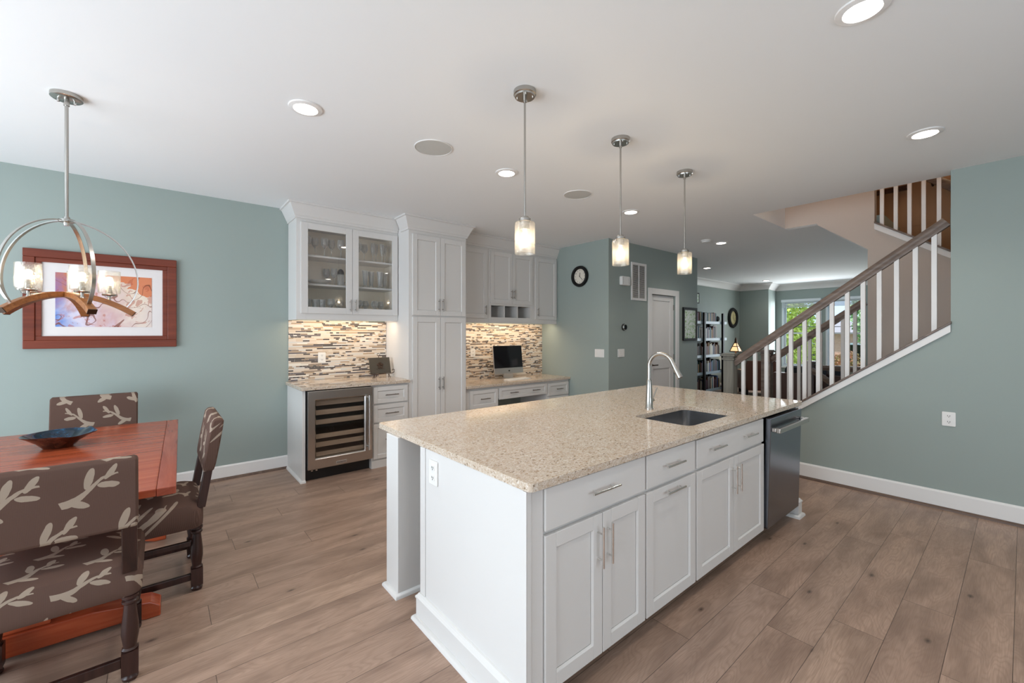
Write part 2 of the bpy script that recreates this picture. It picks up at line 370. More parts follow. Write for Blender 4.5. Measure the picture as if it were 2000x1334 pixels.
# ------------------------------------------------------------------ mesh helpers
class MB:
    def __init__(s, t=None):
        s.bm = bmesh.new(); s.o = Vector(t.location) if t is not None else Vector((0, 0, 0))
    def box(s, x0, x1, y0, y1, z0, z1, mtx=None):
        vs = [s.bm.verts.new((x, y, z)) for z in (z0, z1) for y in (y0, y1) for x in (x0, x1)]
        for f in ((0, 2, 3, 1), (4, 5, 7, 6), (0, 1, 5, 4), (2, 6, 7, 3), (0, 4, 6, 2), (1, 3, 7, 5)):
            s.bm.faces.new([vs[i] for i in f])
        if mtx is not None:
            for v in vs: v.co = mtx @ v.co
        return s
    def poly(s, pts, axis, a, b):
        """closed 2D outline extruded along an axis from a to b. axis X: (y,z), Y: (x,z), Z: (x,y)"""
        f = {'X': lambda p, t: (t, p[0], p[1]), 'Y': lambda p, t: (p[0], t, p[1]), 'Z': lambda p, t: (p[0], p[1], t)}[axis]
        A = [s.bm.verts.new(f(p, a)) for p in pts]; B = [s.bm.verts.new(f(p, b)) for p in pts]
        n = len(pts)
        s.bm.faces.new(A); s.bm.faces.new(B[::-1])
        for i in range(n): s.bm.faces.new([A[i], B[i], B[(i + 1) % n], A[(i + 1) % n]])
        return s
    def lathe(s, prof, cx=0, cy=0, cz=0, n=24, axis='Z', sx=1., sy=1.):
        """profile of (radius, height)"""
        rings = []
        for r, h in prof:
            ring = []
            for k in range(n):
                t = 2 * PI * k / n
                a, b = r * math.cos(t) * sx, r * math.sin(t) * sy
                p = {'Z': (cx + a, cy + b, cz + h), 'Y': (cx + a, cy + h, cz + b), 'X': (cx + h, cy + a, cz + b)}[axis]
                ring.append(s.bm.verts.new(p))
            rings.append(ring)
        for A, B in zip(rings, rings[1:]):
            for k in range(n):
                s.bm.faces.new([A[k], A[(k + 1) % n], B[(k + 1) % n], B[k]])
        if prof[0][0] > 1e-5: s.bm.faces.new(rings[0][::-1])
        if prof[-1][0] > 1e-5: s.bm.faces.new(rings[-1])
        return s
    def shell(s, prof, cx=0, cy=0, cz=0, n=24):
        """open surface of revolution, no caps"""
        rings = [[s.bm.verts.new((cx + r * math.cos(2 * PI * k / n), cy + r * math.sin(2 * PI * k / n), cz + h)) for k in range(n)] for r, h in prof]
        for A, B in zip(rings, rings[1:]):
            for k in range(n): s.bm.faces.new([A[k], A[(k + 1) % n], B[(k + 1) % n], B[k]])
        return s
    def cyl(s, p, q, r, n=12, r2=None):
        p, q = Vector(p), Vector(q); d = (q - p).normalized()
        a = d.orthogonal().normalized(); b = d.cross(a)
        r2 = r if r2 is None else r2
        A = [s.bm.verts.new(p + (a * math.cos(2 * PI * k / n) + b * math.sin(2 * PI * k / n)) * r) for k in range(n)]
        B = [s.bm.verts.new(q + (a * math.cos(2 * PI * k / n) + b * math.sin(2 * PI * k / n)) * r2) for k in range(n)]
        for k in range(n): s.bm.faces.new([A[k], A[(k + 1) % n], B[(k + 1) % n], B[k]])
        s.bm.faces.new(A[::-1]); s.bm.faces.new(B)
        return s
    def tube(s, pts, section, up=(0, 0, 1)):
        """sweep a closed 2D section (list of (a,b)) along 3D points; a = sideways, b = up-ish"""
        pts = [Vector(p) for p in pts]; rings = []
        up = Vector(up)
        for i, p in enumerate(pts):
            d = (pts[min(i + 1, len(pts) - 1)] - pts[max(i - 1, 0)]).normalized()
            side = d.cross(up)
            if side.length < 1e-4: side = d.orthogonal()
            side.normalize(); u2 = side.cross(d)
            rings.append([s.bm.verts.new(p + side * a + u2 * b) for a, b in section])
        n = len(section)
        for A, B in zip(rings, rings[1:]):
            for k in range(n): s.bm.faces.new([A[k], A[(k + 1) % n], B[(k + 1) % n], B[k]])
        s.bm.faces.new(rings[0][::-1]); s.bm.faces.new(rings[-1])
        return s
    def sweep(s, path, prof):
        """mitred moulding: path of (x,y); closed profile of (out,z), out is to the right of travel"""
        P = [Vector(p) for p in path]; n = len(P); cols = []
        for i in range(n):
            ds = []
            if i > 0: ds.append((P[i] - P[i - 1]).normalized())
            if i < n - 1: ds.append((P[i + 1] - P[i]).normalized())
            ns = [Vector((d.y, -d.x)) for d in ds]
            if len(ns) == 1: off = ns[0]
            else:
                t = (ns[0] + ns[1]); off = t / max(.2, (1 + ns[0].dot(ns[1])))
            cols.append([s.bm.verts.new((P[i].x + off.x * o, P[i].y + off.y * o, z)) for o, z in prof])
        m = len(prof)
        for A, B in zip(cols, cols[1:]):
            for k in range(m): s.bm.faces.new([A[k], A[(k + 1) % m], B[(k + 1) % m], B[k]])
        s.bm.faces.new(cols[0][::-1]); s.bm.faces.new(cols[-1])
        return s
    def loft(s, loops, caps=(True, True)):
        R = [[s.bm.verts.new(p) for p in l] for l in loops]; n = len(loops[0])
        for A, B in zip(R, R[1:]):
            for k in range(n): s.bm.faces.new([A[k], A[(k + 1) % n], B[(k + 1) % n], B[k]])
        if caps[0]: s.bm.faces.new(R[0][::-1])
        if caps[1]: s.bm.faces.new(R[-1])
        return s
    def build(s, name, mat, parent=None, smooth=False, bevel=0, seg=2, subs=0):
        bmesh.ops.recalc_face_normals(s.bm, faces=s.bm.faces)
        for v in s.bm.verts: v.co -= s.o
        me = bpy.data.meshes.new(name); s.bm.to_mesh(me); s.bm.free()
        me.materials.append(mat if not isinstance(mat, str) else M[mat])
        o = bpy.data.objects.new(name, me); C.objects.link(o)
        if parent is not None: o.parent = parent
        elif s.o.length: o.location = s.o
        if smooth:
            for p in me.polygons: p.use_smooth = True
            try: me.set_sharp_from_angle(angle=math.radians(40))
            except Exception: pass
        if bevel:
            b = o.modifiers.new('bevel', 'BEVEL'); b.width = bevel; b.segments = seg; b.limit_method = 'ANGLE'; b.angle_limit = math.radians(40)
        if subs:
            m = o.modifiers.new('smooth', 'SUBSURF'); m.levels = subs; m.render_levels = subs
        return o

def tag(o, label=None, cat=None, group=None, kind=None):
    if label: o['label'] = label
    if cat: o['category'] = cat
    if group: o['group'] = group
    if kind: o['kind'] = kind
    return o
def thing(name, label, cat, loc=(0, 0, 0), rz=0, group=None):
    o = bpy.data.objects.new(name, None); C.objects.link(o)
    o.empty_display_size = .1
    o.location = loc; o.rotation_euler = (0, 0, rz)
    return tag(o, label, cat, group)
def struct(o): o['kind'] = 'structure'; return o
def copy_tree(o, parent=None):
    c = o.copy(); C.objects.link(c)
    if parent is not None: c.parent = parent
    for ch in [x for x in bpy.data.objects if x.parent == o]: copy_tree(ch, c)
    return c
def text_mesh(name, s, size, mat, mtx, parent=None, depth=.0006):
    cu = bpy.data.curves.new(name, 'FONT'); cu.body = s; cu.size = size; cu.align_x = 'CENTER'; cu.align_y = 'CENTER'; cu.extrude = depth
    t = bpy.data.objects.new(name, cu); C.objects.link(t)
    dg = bpy.context.evaluated_depsgraph_get()
    me = bpy.data.meshes.new_from_object(t.evaluated_get(dg))
    bpy.data.objects.remove(t)
    me.transform(mtx); me.materials.clear(); me.materials.append(M[mat])
    o = bpy.data.objects.new(name, me); C.objects.link(o)
    if parent is not None: o.parent = parent
    return o
def rrect(x0, x1, y0, y1, r, n=6):
    pts = []
    for cx, cy, a in ((x1 - r, y1 - r, 0), (x0 + r, y1 - r, 90), (x0 + r, y0 + r, 180), (x1 - r, y0 + r, 270)):
        for k in range(n + 1):
            t = math.radians(a + 90 * k / n); pts.append((cx + r * math.cos(t), cy + r * math.sin(t)))
    return pts
FRONT = Matrix.Rotation(PI / 2, 4, 'X')        # text facing -Y
def circ(r, n=10): return [(r * math.cos(2 * PI * k / n), r * math.sin(2 * PI * k / n)) for k in range(n)]
def rect(a, b): return [(-a, -b), (a, -b), (a, b), (-a, b)]

# ------------------------------------------------------------------ the room
CE = 2.775
YW, XR, XN, YD, XE = 5.06, 4.97, 4.84, 3.71, 7.37
XS = 6.13                                     # far side of the stair
XL, XB, XBW = -3.2, 12.45, 13.2
YR = -2.6
struct(MB().box(XL - .2, XBW + .3, YR - .2, YW + .2, -.12, 0).build('floor', 'floor'))
c = MB()
c.box(XL - .2, XR + .15, YR - .2, YW + .2, CE, CE + .3)
c.box(XR + .15, XBW + .3, 1.94, YW + .2, CE, CE + .3)
c.box(XS + .001, XBW + .3, 1.59, 1.94, CE, CE + .3)
struct(c.build('ceiling', 'ceil'))
struct(MB().box(XL, XBW + .2, YW, YW + .15, 0, CE).build('wall_left', 'sage'))
struct(MB().box(XN, XN + .12, YD + .12, YW, 0, CE).build('wall_nook', 'sage'))
DX0, DX1, DZ = 5.895, 6.625, 2.06
struct(MB().box(XN, DX0, YD, YD + .12, 0, CE).box(DX1, XE, YD, YD + .12, 0, CE).box(DX0, DX1, YD, YD + .12, DZ, CE).build('wall_center', 'sage'))
struct(MB().box(XE - .12, XE, YD + .12, YW, 0, CE).build('wall_closet', 'sage'))
zc = lambda y: .859 + .737 * (1.304 - y)      # top of the stringer cap
YC = .379
struct(MB().poly([(YR, 0), (2.09, 0), (2.09, zc(2.09) - .03), (YC, zc(YC) - .03), (YC, CE), (YR, CE)], 'X', XR, XR + .15).build('wall_right', 'sage'))
struct(MB().poly([(2.09, zc(2.09) - .085), (2.09, zc(2.09) - .022), (YC, zc(YC) - .022), (YC, zc(YC) - .085)], 'X', XR - .022, XR - .001).build('trim_1', 'white', bevel=.002))
struct(MB().poly([(2.09, zc(2.09) - .0215), (2.09, zc(2.09)), (YC - .005, zc(YC - .005)), (YC - .005, zc(YC - .005) - .0215)], 'X', XR - .032, XR + .165).build('trim_2', 'rail', bevel=.003))
# beige stair-side wall under and beside the upper flight
su = lambda y: 2.703 + .685 * (y - 1.083)     # top of the upper stringer
struct(MB().poly([(YR, 0), (1.12, 0), (1.12, 2.39), (1.59, 2.75), (1.60, CE - .002), (1.94, CE - .002), (1.94, 5.1), (1.06, 5.1), (1.06, su(1.06) - .085), (YR, su(YR) - .085)], 'X', XS, XS + .1).build('wall_stair', 'beige'))
struct(MB().poly([(1.06, su(1.06) - .085), (1.06, su(1.06) - .02), (YR, su(YR) - .02), (YR, su(YR) - .085)], 'X', XS - .02, XS + .1).build('trim_3', 'white', bevel=.002))
struct(MB().poly([(1.06, su(1.06) - .0195), (1.06, su(1.06)), (YR, su(YR)), (YR, su(YR) - .0195)], 'X', XS - .03, XS + .12).build('trim_4', 'rail'))
struct(MB().box(XR + .15, XS - .002, 1.94, 2.06, CE + .3, 5.1).build('wall_landing', 'beige'))
struct(MB().box(7.2, 7.3, YR, 1.0, 0, CE).box(7.2, 7.3, YR, 2.06, CE + .001, 5.1).build('wall_upstairs', 'tan'))
struct(MB().box(XS + .1, 7.2, 1.94, 2.06, CE + .3, 5.1).box(XR, 7.3, YR - .15, YR, 0, 5.1).box(XR, XR + .15, YR, YC, CE + .3, 5.1).box(XR, XR + .15, YC, 2.06, CE + .301, 5.1).build('wall_stairwell', 'tan'))
struct(MB().box(XR, 7.3, YR - .15, 2.06, 5.1, 5.2).build('ceiling_upstairs', 'ceil'))
struct(MB().poly([(1.12, 2.39), (1.12, 2.47), (1.59, 2.83), (1.59, 2.75)], 'X', XS + .101, 7.199).build('ceiling_slope', 'ceil'))
struct(MB().box(XS + .1, XBW + .2, 1.0, 1.115, 0, CE + .0).build('wall_living', 'sage'))
# far wall, bay and its windows
struct(MB().box(XB, XB + .15, 4.327, YW, 0, CE).build('wall_far', 'sage'))
struct(MB().poly([(XB + .001, 4.327), (XBW, 4.394), (XBW, 4.50), (XB + .001, 4.45)], 'Z', 0, CE).build('wall_bay', 'sage'))
W1, W2, WZ0, WZ1 = (3.34, 4.25), (2.46, 3.25), .53, 2.33
b = MB()
for y0, y1 in ((4.25, 4.45), (3.25, 3.34), (1.115, 2.46)): b.box(XBW, XBW + .15, y0, y1, 0, CE)
for y0, y1 in (W1, W2): b.box(XBW, XBW + .15, y0, y1, 0, WZ0).box(XBW, XBW + .15, y0, y1, WZ1, CE)
struct(b.build('wall_window', 'sage'))
for i, (y0, y1) in enumerate((W1, W2)):
    t = struct(thing('window_%d' % (i + 1), None, None, (XBW, (y0 + y1) / 2, WZ0)))
    f = MB(t); k = .045
    f.box(XBW - .02, XBW + .1, y0, y0 + k, WZ0, WZ1).box(XBW - .02, XBW + .1, y1 - k, y1, WZ0, WZ1)
    f.box(XBW - .02, XBW + .1, y0 + k, y1 - k, WZ0, WZ0 + k).box(XBW - .02, XBW + .1, y0 + k, y1 - k, WZ1 - k, WZ1)
    f.build('window_frame', 'vinyl', t, bevel=.004)
    f = MB(t)
    for (z0, z1, dx) in ((WZ0 + k, 1.46, .03), (1.42, WZ1 - k, .06)):
        f.box(XBW + dx, XBW + dx + .03, y0 + k, y0 + k + .04, z0, z1).box(XBW + dx, XBW + dx + .03, y1 - k - .04, y1 - k, z0, z1)
        f.box(XBW + dx, XBW + dx + .03, y0 + k + .04, y1 - k - .04, z0, z0 + .04).box(XBW + dx, XBW + dx + .03, y0 + k + .04, y1 - k - .04, z1 - .04, z1)
    f.build('sash', 'vinyl', t)
    MB(t).box(XBW + .048, XBW + .052, y0 + k + .035, y1 - k - .035, WZ0 + k + .03, WZ1 - k - .03).build('pane', 'winglass', t)
    MB(t).box(XBW - .06, XBW - .02, y0 - .02, y1 + .02, WZ0 - .03, WZ0).build('window_sill', 'white', t, bevel=.004)
    bl = thing('window_blind', ['rolled-up white blind at the top of the left bay window', 'rolled-up white blind at the top of the right bay window, behind the stair rails'][i], 'blind', (XBW - .05, (y0 + y1) / 2, WZ1 - .2), 0, 'bay window blinds')
    MB(bl).box(XBW - .075, XBW - .022, y0 + .0, y1 - .0, WZ1 - .05, WZ1 + .02).build('headrail', 'vinyl', bl, bevel=.004)
    f = MB(bl)
    for q in range(7): f.box(XBW - .07, XBW - .025, y0 + .02, y1 - .02, WZ1 - .20 + q * .021, WZ1 - .20 + q * .021 + .012)
    f.build('slat_stack', 'blind', bl)
# wall behind the camera with its glazed opening, and the kitchen wall with an added window
b = MB().box(XL - .15, XL, YR, -.7, 0, CE).box(XL - .15, XL, 4.5, YW, 0, CE).box(XL - .15, XL, -.7, 4.5, 2.35, CE).box(XL - .15, XL, -.7, 4.5, 0, .06)
struct(b.build('wall_back', 'sage'))
t = struct(thing('window_3', None, None, (XL, 1.9, .06)))
f = MB(t)
for y in (-.7, 1.0, 2.7, 4.43): f.box(XL - .1, XL - .03, y, y + .07, .06, 2.35)
f.build('window_frame', 'vinyl', t)
MB(t).box(XL - .07, XL - .06, -.7, 4.5, .06, 2.35).build('pane', 'winglass', t)
struct(MB().box(XL, 0, YR - .15, YR, 0, CE).box(2.4, XR, YR - .15, YR, 0, CE).box(0, 2.4, YR - .15, YR, 0, .8).box(0, 2.4, YR - .15, YR, 2.2, CE).build('wall_kitchen', 'sage'))
t = struct(thing('window_4', None, None, (1.2, YR - .1, .8)))  # unseen window added to go with the kitchen-side fill
f = MB(t)
for x in (0, 1.17, 2.34): f.box(x, x + .06, YR - .1, YR - .03, .8, 2.2)
f.build('window_frame', 'vinyl', t)
MB(t).box(0, 2.4, YR - .08, YR - .07, .8, 2.2).build('pane', 'winglass', t)
# mouldings
BBP = [(0, 0), (.016, 0), (.016, .125), (.008, .138), (0, .138)]
SHP = [(.0165, 0), (.036, 0), (.034, .012), (.028, .019), (.0165, .022)]
struct(MB().sweep([(XL, YW), (1.07, YW)], BBP).build('baseboard_left', 'white'))
struct(MB().sweep([(XL, YW), (1.07, YW)], SHP).build('trim_5', 'shoe', smooth=True))
struct(MB().sweep([(XR, 2.09), (XR, YR)], [(o, z * 1.08) for o, z in BBP]).build('baseboard_right', 'white'))
struct(MB().sweep([(XR, 2.09), (XR, YR)], SHP).build('trim_6', 'shoe', smooth=True))
struct(MB().sweep([(XE, YW), (XB, YW), (XB, 4.327), (XBW, 4.394), (XBW, 1.115)], [(0, CE), (0, CE - .17), (.018, CE - .17), (.022, CE - .14), (.05, CE - .10), (.085, CE - .05), (.12, CE - .03), (.125, CE)]).build('trim_7', 'white', smooth=True))
struct(MB().sweep([(XE, YW), (XB, YW), (XB, 4.327), (XBW, 4.394), (XBW, 1.115)], BBP).build('baseboard_far', 'white'))
struct(MB().box(XN + .001, DX0 - .09, YD - .016, YD, 0, .138).box(DX1 + .09, XE, YD - .016, YD, 0, .138).build('baseboard_center', 'white'))

# closet door
t = struct(thing('door_1', None, None, ((DX0 + DX1) / 2, YD, 0)))
cs = MB(t)
cs.box(DX0 - .088, DX0 + .004, YD - .02, YD - .0005, 0, DZ + .088).box(DX1 - .004, DX1 + .088, YD - .02, YD - .0005, 0, DZ + .088).box(DX0 + .0041, DX1 - .0041, YD - .02, YD - .0005, DZ - .004, DZ + .088)
cs.build('door_casing', 'white', t, bevel=.003)
d = MB(t); y0, y1 = YD + .03, YD + .065
xa, xb = DX0 + .006, DX1 - .006
P = [(1.03, 1.965), (.16, .875)]
d.box(xa, xa + .11, y0, y1, .01, DZ - .008).box(xb - .11, xb, y0, y1, .01, DZ - .008)
for z0, z1 in ((.01, .16), (.875, 1.03), (1.965, DZ - .008)): d.box(xa + .11, xb - .11, y0, y1, z0, z1)
for z0, z1 in P: d.box(xa + .11, xb - .11, y0 + .012, y1, z0, z1)
lf = d.build('door_leaf', 'white', t, bevel=.003)
h = MB(t).lathe([(.026, 0), (.026, -.008), (.01, -.01), (.01, -.045), (0, -.045)], xa + .06, y0, .94, 16, 'Y').box(xa + .05, xa + .17, y0 - .055, y0 - .04, .931, .949)
h.build('lever_handle', 'bronze', lf, bevel=.003)
for z in (1.87, 1.05, .25): MB(t).box(xb - .014, xb + .012, y0 - .008, y0 - .0005, z - .045, z + .045).build('hinge', 'nickel', lf)

# ------------------------------------------------------------------ small wall fittings
def outlet(x, y, z, facing, label, gang=1, kind='outlet', group=None, wscale=1.):
    """plate on a wall facing '-Y' or '-X'"""
    rz = 0 if facing == '-Y' else -PI / 2
    nm = 'wall_outlet' if kind == 'outlet' else 'light_switch'
    t = thing(nm, label, 'outlet' if kind == 'outlet' else 'light switch', (x, y, z), rz, group)
    wd = (.074 if gang == 1 else .118 if gang == 2 else .165) * wscale
    m = MB(); m.poly([(a, c) for a, c in rrect(-wd / 2, wd / 2, -.058, .058, .006, 3)], 'Y', -.008, -.0005)
    m.build('plate', 'plastic', t, bevel=.002)
    for g_ in range(gang):
        cx = (g_ - (gang - 1) / 2) * .046
        if kind == 'outlet':
            for sz in (.024, -.024):
                soc = MB().poly(rrect(cx - .017, cx + .017, sz - .014, sz + .014, .009, 4), 'Y', -.010, -.0081).build('socket', 'plastic', t)
                MB().box(cx - .008, cx - .005, -.0112, -.0101, sz - .002, sz + .008).box(cx + .005, cx + .008, -.0112, -.0101, sz - .002, sz + .008).lathe([(.0028, 0), (.0028, .001), (0, .001)], cx, -.0112, sz - .007, 8, 'Y').build('slots', 'slot', soc)
        else:
            MB().box(cx - .016, cx + .016, -.011, -.0081, -.033, .033).build('rocker', 'plastic', t, bevel=.001)
    return t
outlet(1.411, YW - .008, 1.172, '-Y', 'white wall outlet on the mosaic tile above the wine cooler', 1, wscale=1.1)
outlet(3.463, YW - .008, 1.16, '-Y', 'outlet plate on the mosaic tile left of the desk computer', 1, wscale=1.1)
outlet(XR, .39, .745, '-X', 'white wall outlet low on the green wall right of the island', 1, wscale=1.08)
outlet(XN, 3.868, 1.158, '-X', 'wide white switch plate under the round clock on the nook wall', 3, 'switch')
outlet(5.122, YD, 1.158, '-Y', 'two-rocker switch plate below the round thermostat', 2, 'switch', wscale=1.3)

def ring_xy(n=24): return n
t = thing('wall_clock', 'round wall clock with black rim and white face above the nook switch', 'clock', (XN, 4.222, 2.29), -PI / 2)
MB().lathe([(.150, 0), (.158, -.02), (.150, -.045), (.128, -.050), (.112, -.034), (.108, -.018), (0, -.018)], 0, -.0005, 0, 40, 'Y').build('rim', 'blackwood', t, smooth=True)
fc = MB().lathe([(.112, -.0185), (.112, -.0205), (0, -.0205)], 0, 0, 0, 40, 'Y').build('face', 'clockface', t)
for i in range(1, 13):
    a = PI / 2 - i * PI / 6
    text_mesh('numeral', str(i), .026, 'ink', Matrix.Translation((.09 * math.cos(a), -.0215, .09 * math.sin(a))) @ FRONT, fc)
def hand(par, ang, ln, wd, y):
    MB().box(-wd, wd, y - .001, y, -.012, ln, Matrix.Rotation(ang, 4, 'Y')).build('clock_hand', 'ink', par)
hand(t, math.radians(8), .055, .004, -.024); hand(t, math.radians(135), .085, .0025, -.027)
t = thing('wall_clock', 'oval-looking wall clock with black rim and cream face beside the bookcase', 'clock', (11.98, YW, 1.855))
MB().lathe([(.265, 0), (.275, -.03), (.25, -.06), (.19, -.05), (.18, -.02), (0, -.02)], 0, -.0005, 0, 40, 'Y').build('rim', 'blackwood', t, smooth=True)
fc = MB().lathe([(.19, -.021), (.19, -.024), (0, -.024)], 0, 0, 0, 40, 'Y').build('face', 'clockcream', t)
for i in range(1, 13):
    a = PI / 2 - i * PI / 6
    text_mesh('numeral', str(i), .045, 'ink', Matrix.Translation((.15 * math.cos(a), -.0255, .15 * math.sin(a))) @ FRONT, fc)
hand(t, math.radians(5), .10, .006, -.027); hand(t, math.radians(140), .14, .004, -.03)

t = thing('door_chime', 'white plastic chime box on the dark green wall beside the vent', 'chime', (5.185, YD, 2.20))
MB(t).poly(rrect(5.085, 5.285, 2.135, 2.265, .02, 4), 'Y', YD - .05, YD - .0005).build('cover', 'plastic', t, bevel=.008, seg=3)
for gx in (5.115, 5.252): MB(t).box(gx, gx + .003, YD - .0506, YD - .0495, 2.15, 2.25).build('groove', 'slot', t)
t = thing('return_vent', 'tall white louvered air vent high on the dark green wall', 'vent', (5.56, YD, 2.22))
vx0, vx1, vz0, vz1 = 5.365, 5.755, 1.935, 2.50
f = MB(t); k = .035
f.box(vx0, vx0 + k, YD - .015, YD - .0005, vz0, vz1).box(vx1 - k, vx1, YD - .015, YD - .0005, vz0, vz1).box(vx0 + k, vx1 - k, YD - .015, YD - .0005, vz0, vz0 + k).box(vx0 + k, vx1 - k, YD - .015, YD - .0005, vz1 - k, vz1).box(5.552, 5.568, YD - .014, YD - .0005, vz0 + k, vz1 - k)
f.build('vent_frame', 'white', t, bevel=.002)
MB(t).box(vx0 + k, vx1 - k, YD - .002, YD - .0005, vz0 + k, vz1 - k).build('backing', plain('duct_grey', S(96, 92, 86), .8), t)
f = MB(t)
for q in range(30):
    z = vz0 + k + (q + .5) * (vz1 - vz0 - 2 * k) / 30
    f.box(vx0 + k, vx1 - k, -.006, .006, -.0012, .0012, Matrix.Translation((0, YD - .009, z)) @ Matrix.Rotation(math.radians(38), 4, 'X'))
f.build('louvers', 'white', t)
t = thing('thermostat', 'small round black thermostat on the dark green wall', 'thermostat', (5.189, YD, 1.532))
MB(t).lathe([(.05, -.0005), (.05, -.008), (0, -.008)], 5.189, YD, 1.532, 28, 'Y').build('base_plate', 'black', t)
MB(t).lathe([(.041, -.008), (.041, -.030), (.038, -.033), (0, -.034)], 5.189, YD, 1.532, 28, 'Y').build('dial', 'chrome', t, smooth=True)
MB(t).lathe([(.036, -.0335), (.036, -.036), (0, -.036)], 5.189, YD, 1.532, 28, 'Y').build('display', 'screen', t)

def picture(x0, x1, z0, z1, y, fw, mw, name, label, fm, am, deep=.03, matz=None):
    t = thing(name, label, 'picture', ((x0 + x1) / 2, y, (z0 + z1) / 2))
    f = MB(t)
    for (a, b_, c_, d_) in ((x0, x1, z0, z0 + fw), (x0, x1, z1 - fw, z1), (x0, x0 + fw, z0 + fw, z1 - fw), (x1 - fw, x1, z0 + fw, z1 - fw)):
        f.box(a, b_, y - deep, y - .0005, c_, d_)
    fo = f.build('frame', fm, t, bevel=.004)
    if mw:
        lip = MB(t); i0 = fw; k = .035
        for (a, b_, c_, d_) in ((x0 + i0, x1 - i0, z0 + i0, z0 + i0 + k), (x0 + i0, x1 - i0, z1 - i0 - k, z1 - i0), (x0 + i0, x0 + i0 + k, z0 + i0 + k, z1 - i0 - k), (x1 - i0 - k, x1 - i0, z0 + i0 + k, z1 - i0 - k)):
            lip.box(a, b_, y - deep + .008, y - .0005, c_, d_)
        lip.build('inner_lip', fm, fo, bevel=.003)
        fw2 = fw + k
        MB(t).box(x0 + fw2, x1 - fw2, y - .014, y - .001, z0 + fw2, z1 - fw2).build('mat', 'mat_', t)
        ax0, ax1, az0, az1 = matz
    else:
        ax0, ax1, az0, az1 = x0 + fw, x1 - fw, z0 + fw, z1 - fw
    cx, cz = (ax0 + ax1) / 2, (az0 + az1) / 2
    a = MB().box(ax0 - cx, ax1 - cx, -.016, -.0145, az0 - cz, az1 - cz).build('artwork', am, t)
    a.location = Vector((cx, y, cz)) - Vector(t.location)
    return t, a
picture(-.826, .126, 1.322, 2.122, YW, .066, 1, 'framed_painting', 'abstract watercolour in a wide cherry wood frame on the dining wall', 'cherryframe', 'art', .035, (-.65, -.05, 1.50, 1.945))
picture(6.845, 7.318, 1.315, 1.885, YD, .04, 0, 'framed_print', 'black framed green print with glare painted in, right of the white closet door', 'blackwood', 'print_', .03)
picture(9.72, 10.12, 2.16, 2.42, YW, .03, 0, 'framed_print', 'small dark framed print high on the wall above the bookcase', 'blackwood', 'print_', .02)

# ------------------------------------------------------------------ ceiling fittings
def downlight(x, y, label, energy=10):
    t = thing('recessed_light', label, 'ceiling light', (x, y, CE), 0, 'recessed ceiling lights')
    MB().lathe([(.092, -.0005), (.090, -.007), (.066, -.012), (.062, -.004), (.062, -.0005)], 0, 0, 0, 32).build('trim_ring', 'white', t, smooth=True)
    MB().lathe([(.061, -.002), (.061, -.006), (0, -.0065)], 0, 0, 0, 32).build('lens', 'lens', t)
    l = bpy.data.lights.new('downlight_lamp', 'SPOT'); l.energy = energy; l.spot_size = 2.4; l.spot_blend = .8; l.color = (1, .93, .84); l.shadow_soft_size = .06
    o = bpy.data.objects.new('downlight_lamp', l); C.objects.link(o); o.parent = t; o.location = (0, 0, -.02)
for x, y, *lb in ((.664, 2.70, 'recessed ceiling light above the open floor, left of the larger speaker grille', 34), (2.21, 2.73, 'recessed ceiling light just left of the nearest pendant rod', 34), (3.97, 2.745, 'recessed ceiling light right of the middle pendant rod', 34),
                 (6.356, 2.84, 'recessed ceiling light beside the smoke detector', 24), (8.59, 4.12, 'small recessed ceiling light above the bookcase end of the living room'), (11.8, 4.15, 'farthest recessed ceiling light, near the bay window crown'),
                 (3.905, .417, 'recessed ceiling light near the green wall right of the stair opening', 24), (2.212, .421, 'nearest recessed ceiling light, at the top edge of the photo')):
    downlight(x, y, *lb)
for x, y, *lb in ((.664, .42, 'added fill downlight right above the camera position'), (-1.2, -1.4, 'added fill downlight in the kitchen corner behind the camera, near the glass doors'), (.9, -1.5, 'added fill downlight before the added kitchen window'), (3.2, -1.5, 'added fill downlight in the kitchen corner by the green wall', 24), (-1.6, 2.7, 'added fill downlight between the dining table and the glass doors')):  # unseen downlights added behind the camera for fill
    downlight(x, y, *lb)
for x, y, r, lb in ((1.512, 2.70, .135, 'larger, nearer round ceiling speaker grille left of the first pendant'), (3.086, 2.73, .135, 'farther round ceiling speaker grille between the first two pendants')):
    t = thing('ceiling_speaker', lb, 'speaker', (x, y, CE), 0, 'round ceiling speakers')
    MB().lathe([(r, -.0005), (r, -.005), (r - .006, -.006), (r - .008, -.0005)], 0, 0, 0, 40).build('rim', 'white', t)
    MB().lathe([(r - .009, -.001), (r - .009, -.004), (0, -.0045)], 0, 0, 0, 40).build('grille', 'speaker', t)
t = thing('smoke_detector', 'round white smoke detector on the ceiling beyond the pendants', 'smoke detector', (6.017, 2.90, CE))
MB().lathe([(.07, -.0005), (.07, -.012), (.058, -.016), (.055, -.034), (.04, -.04), (0, -.04)], 0, 0, 0, 28).build('housing', 'plastic', t, smooth=True)
MB().lathe([(.012, -.0405), (.012, -.043), (0, -.043)], .02, 0, 0, 12).build('test_button', 'speaker', t)

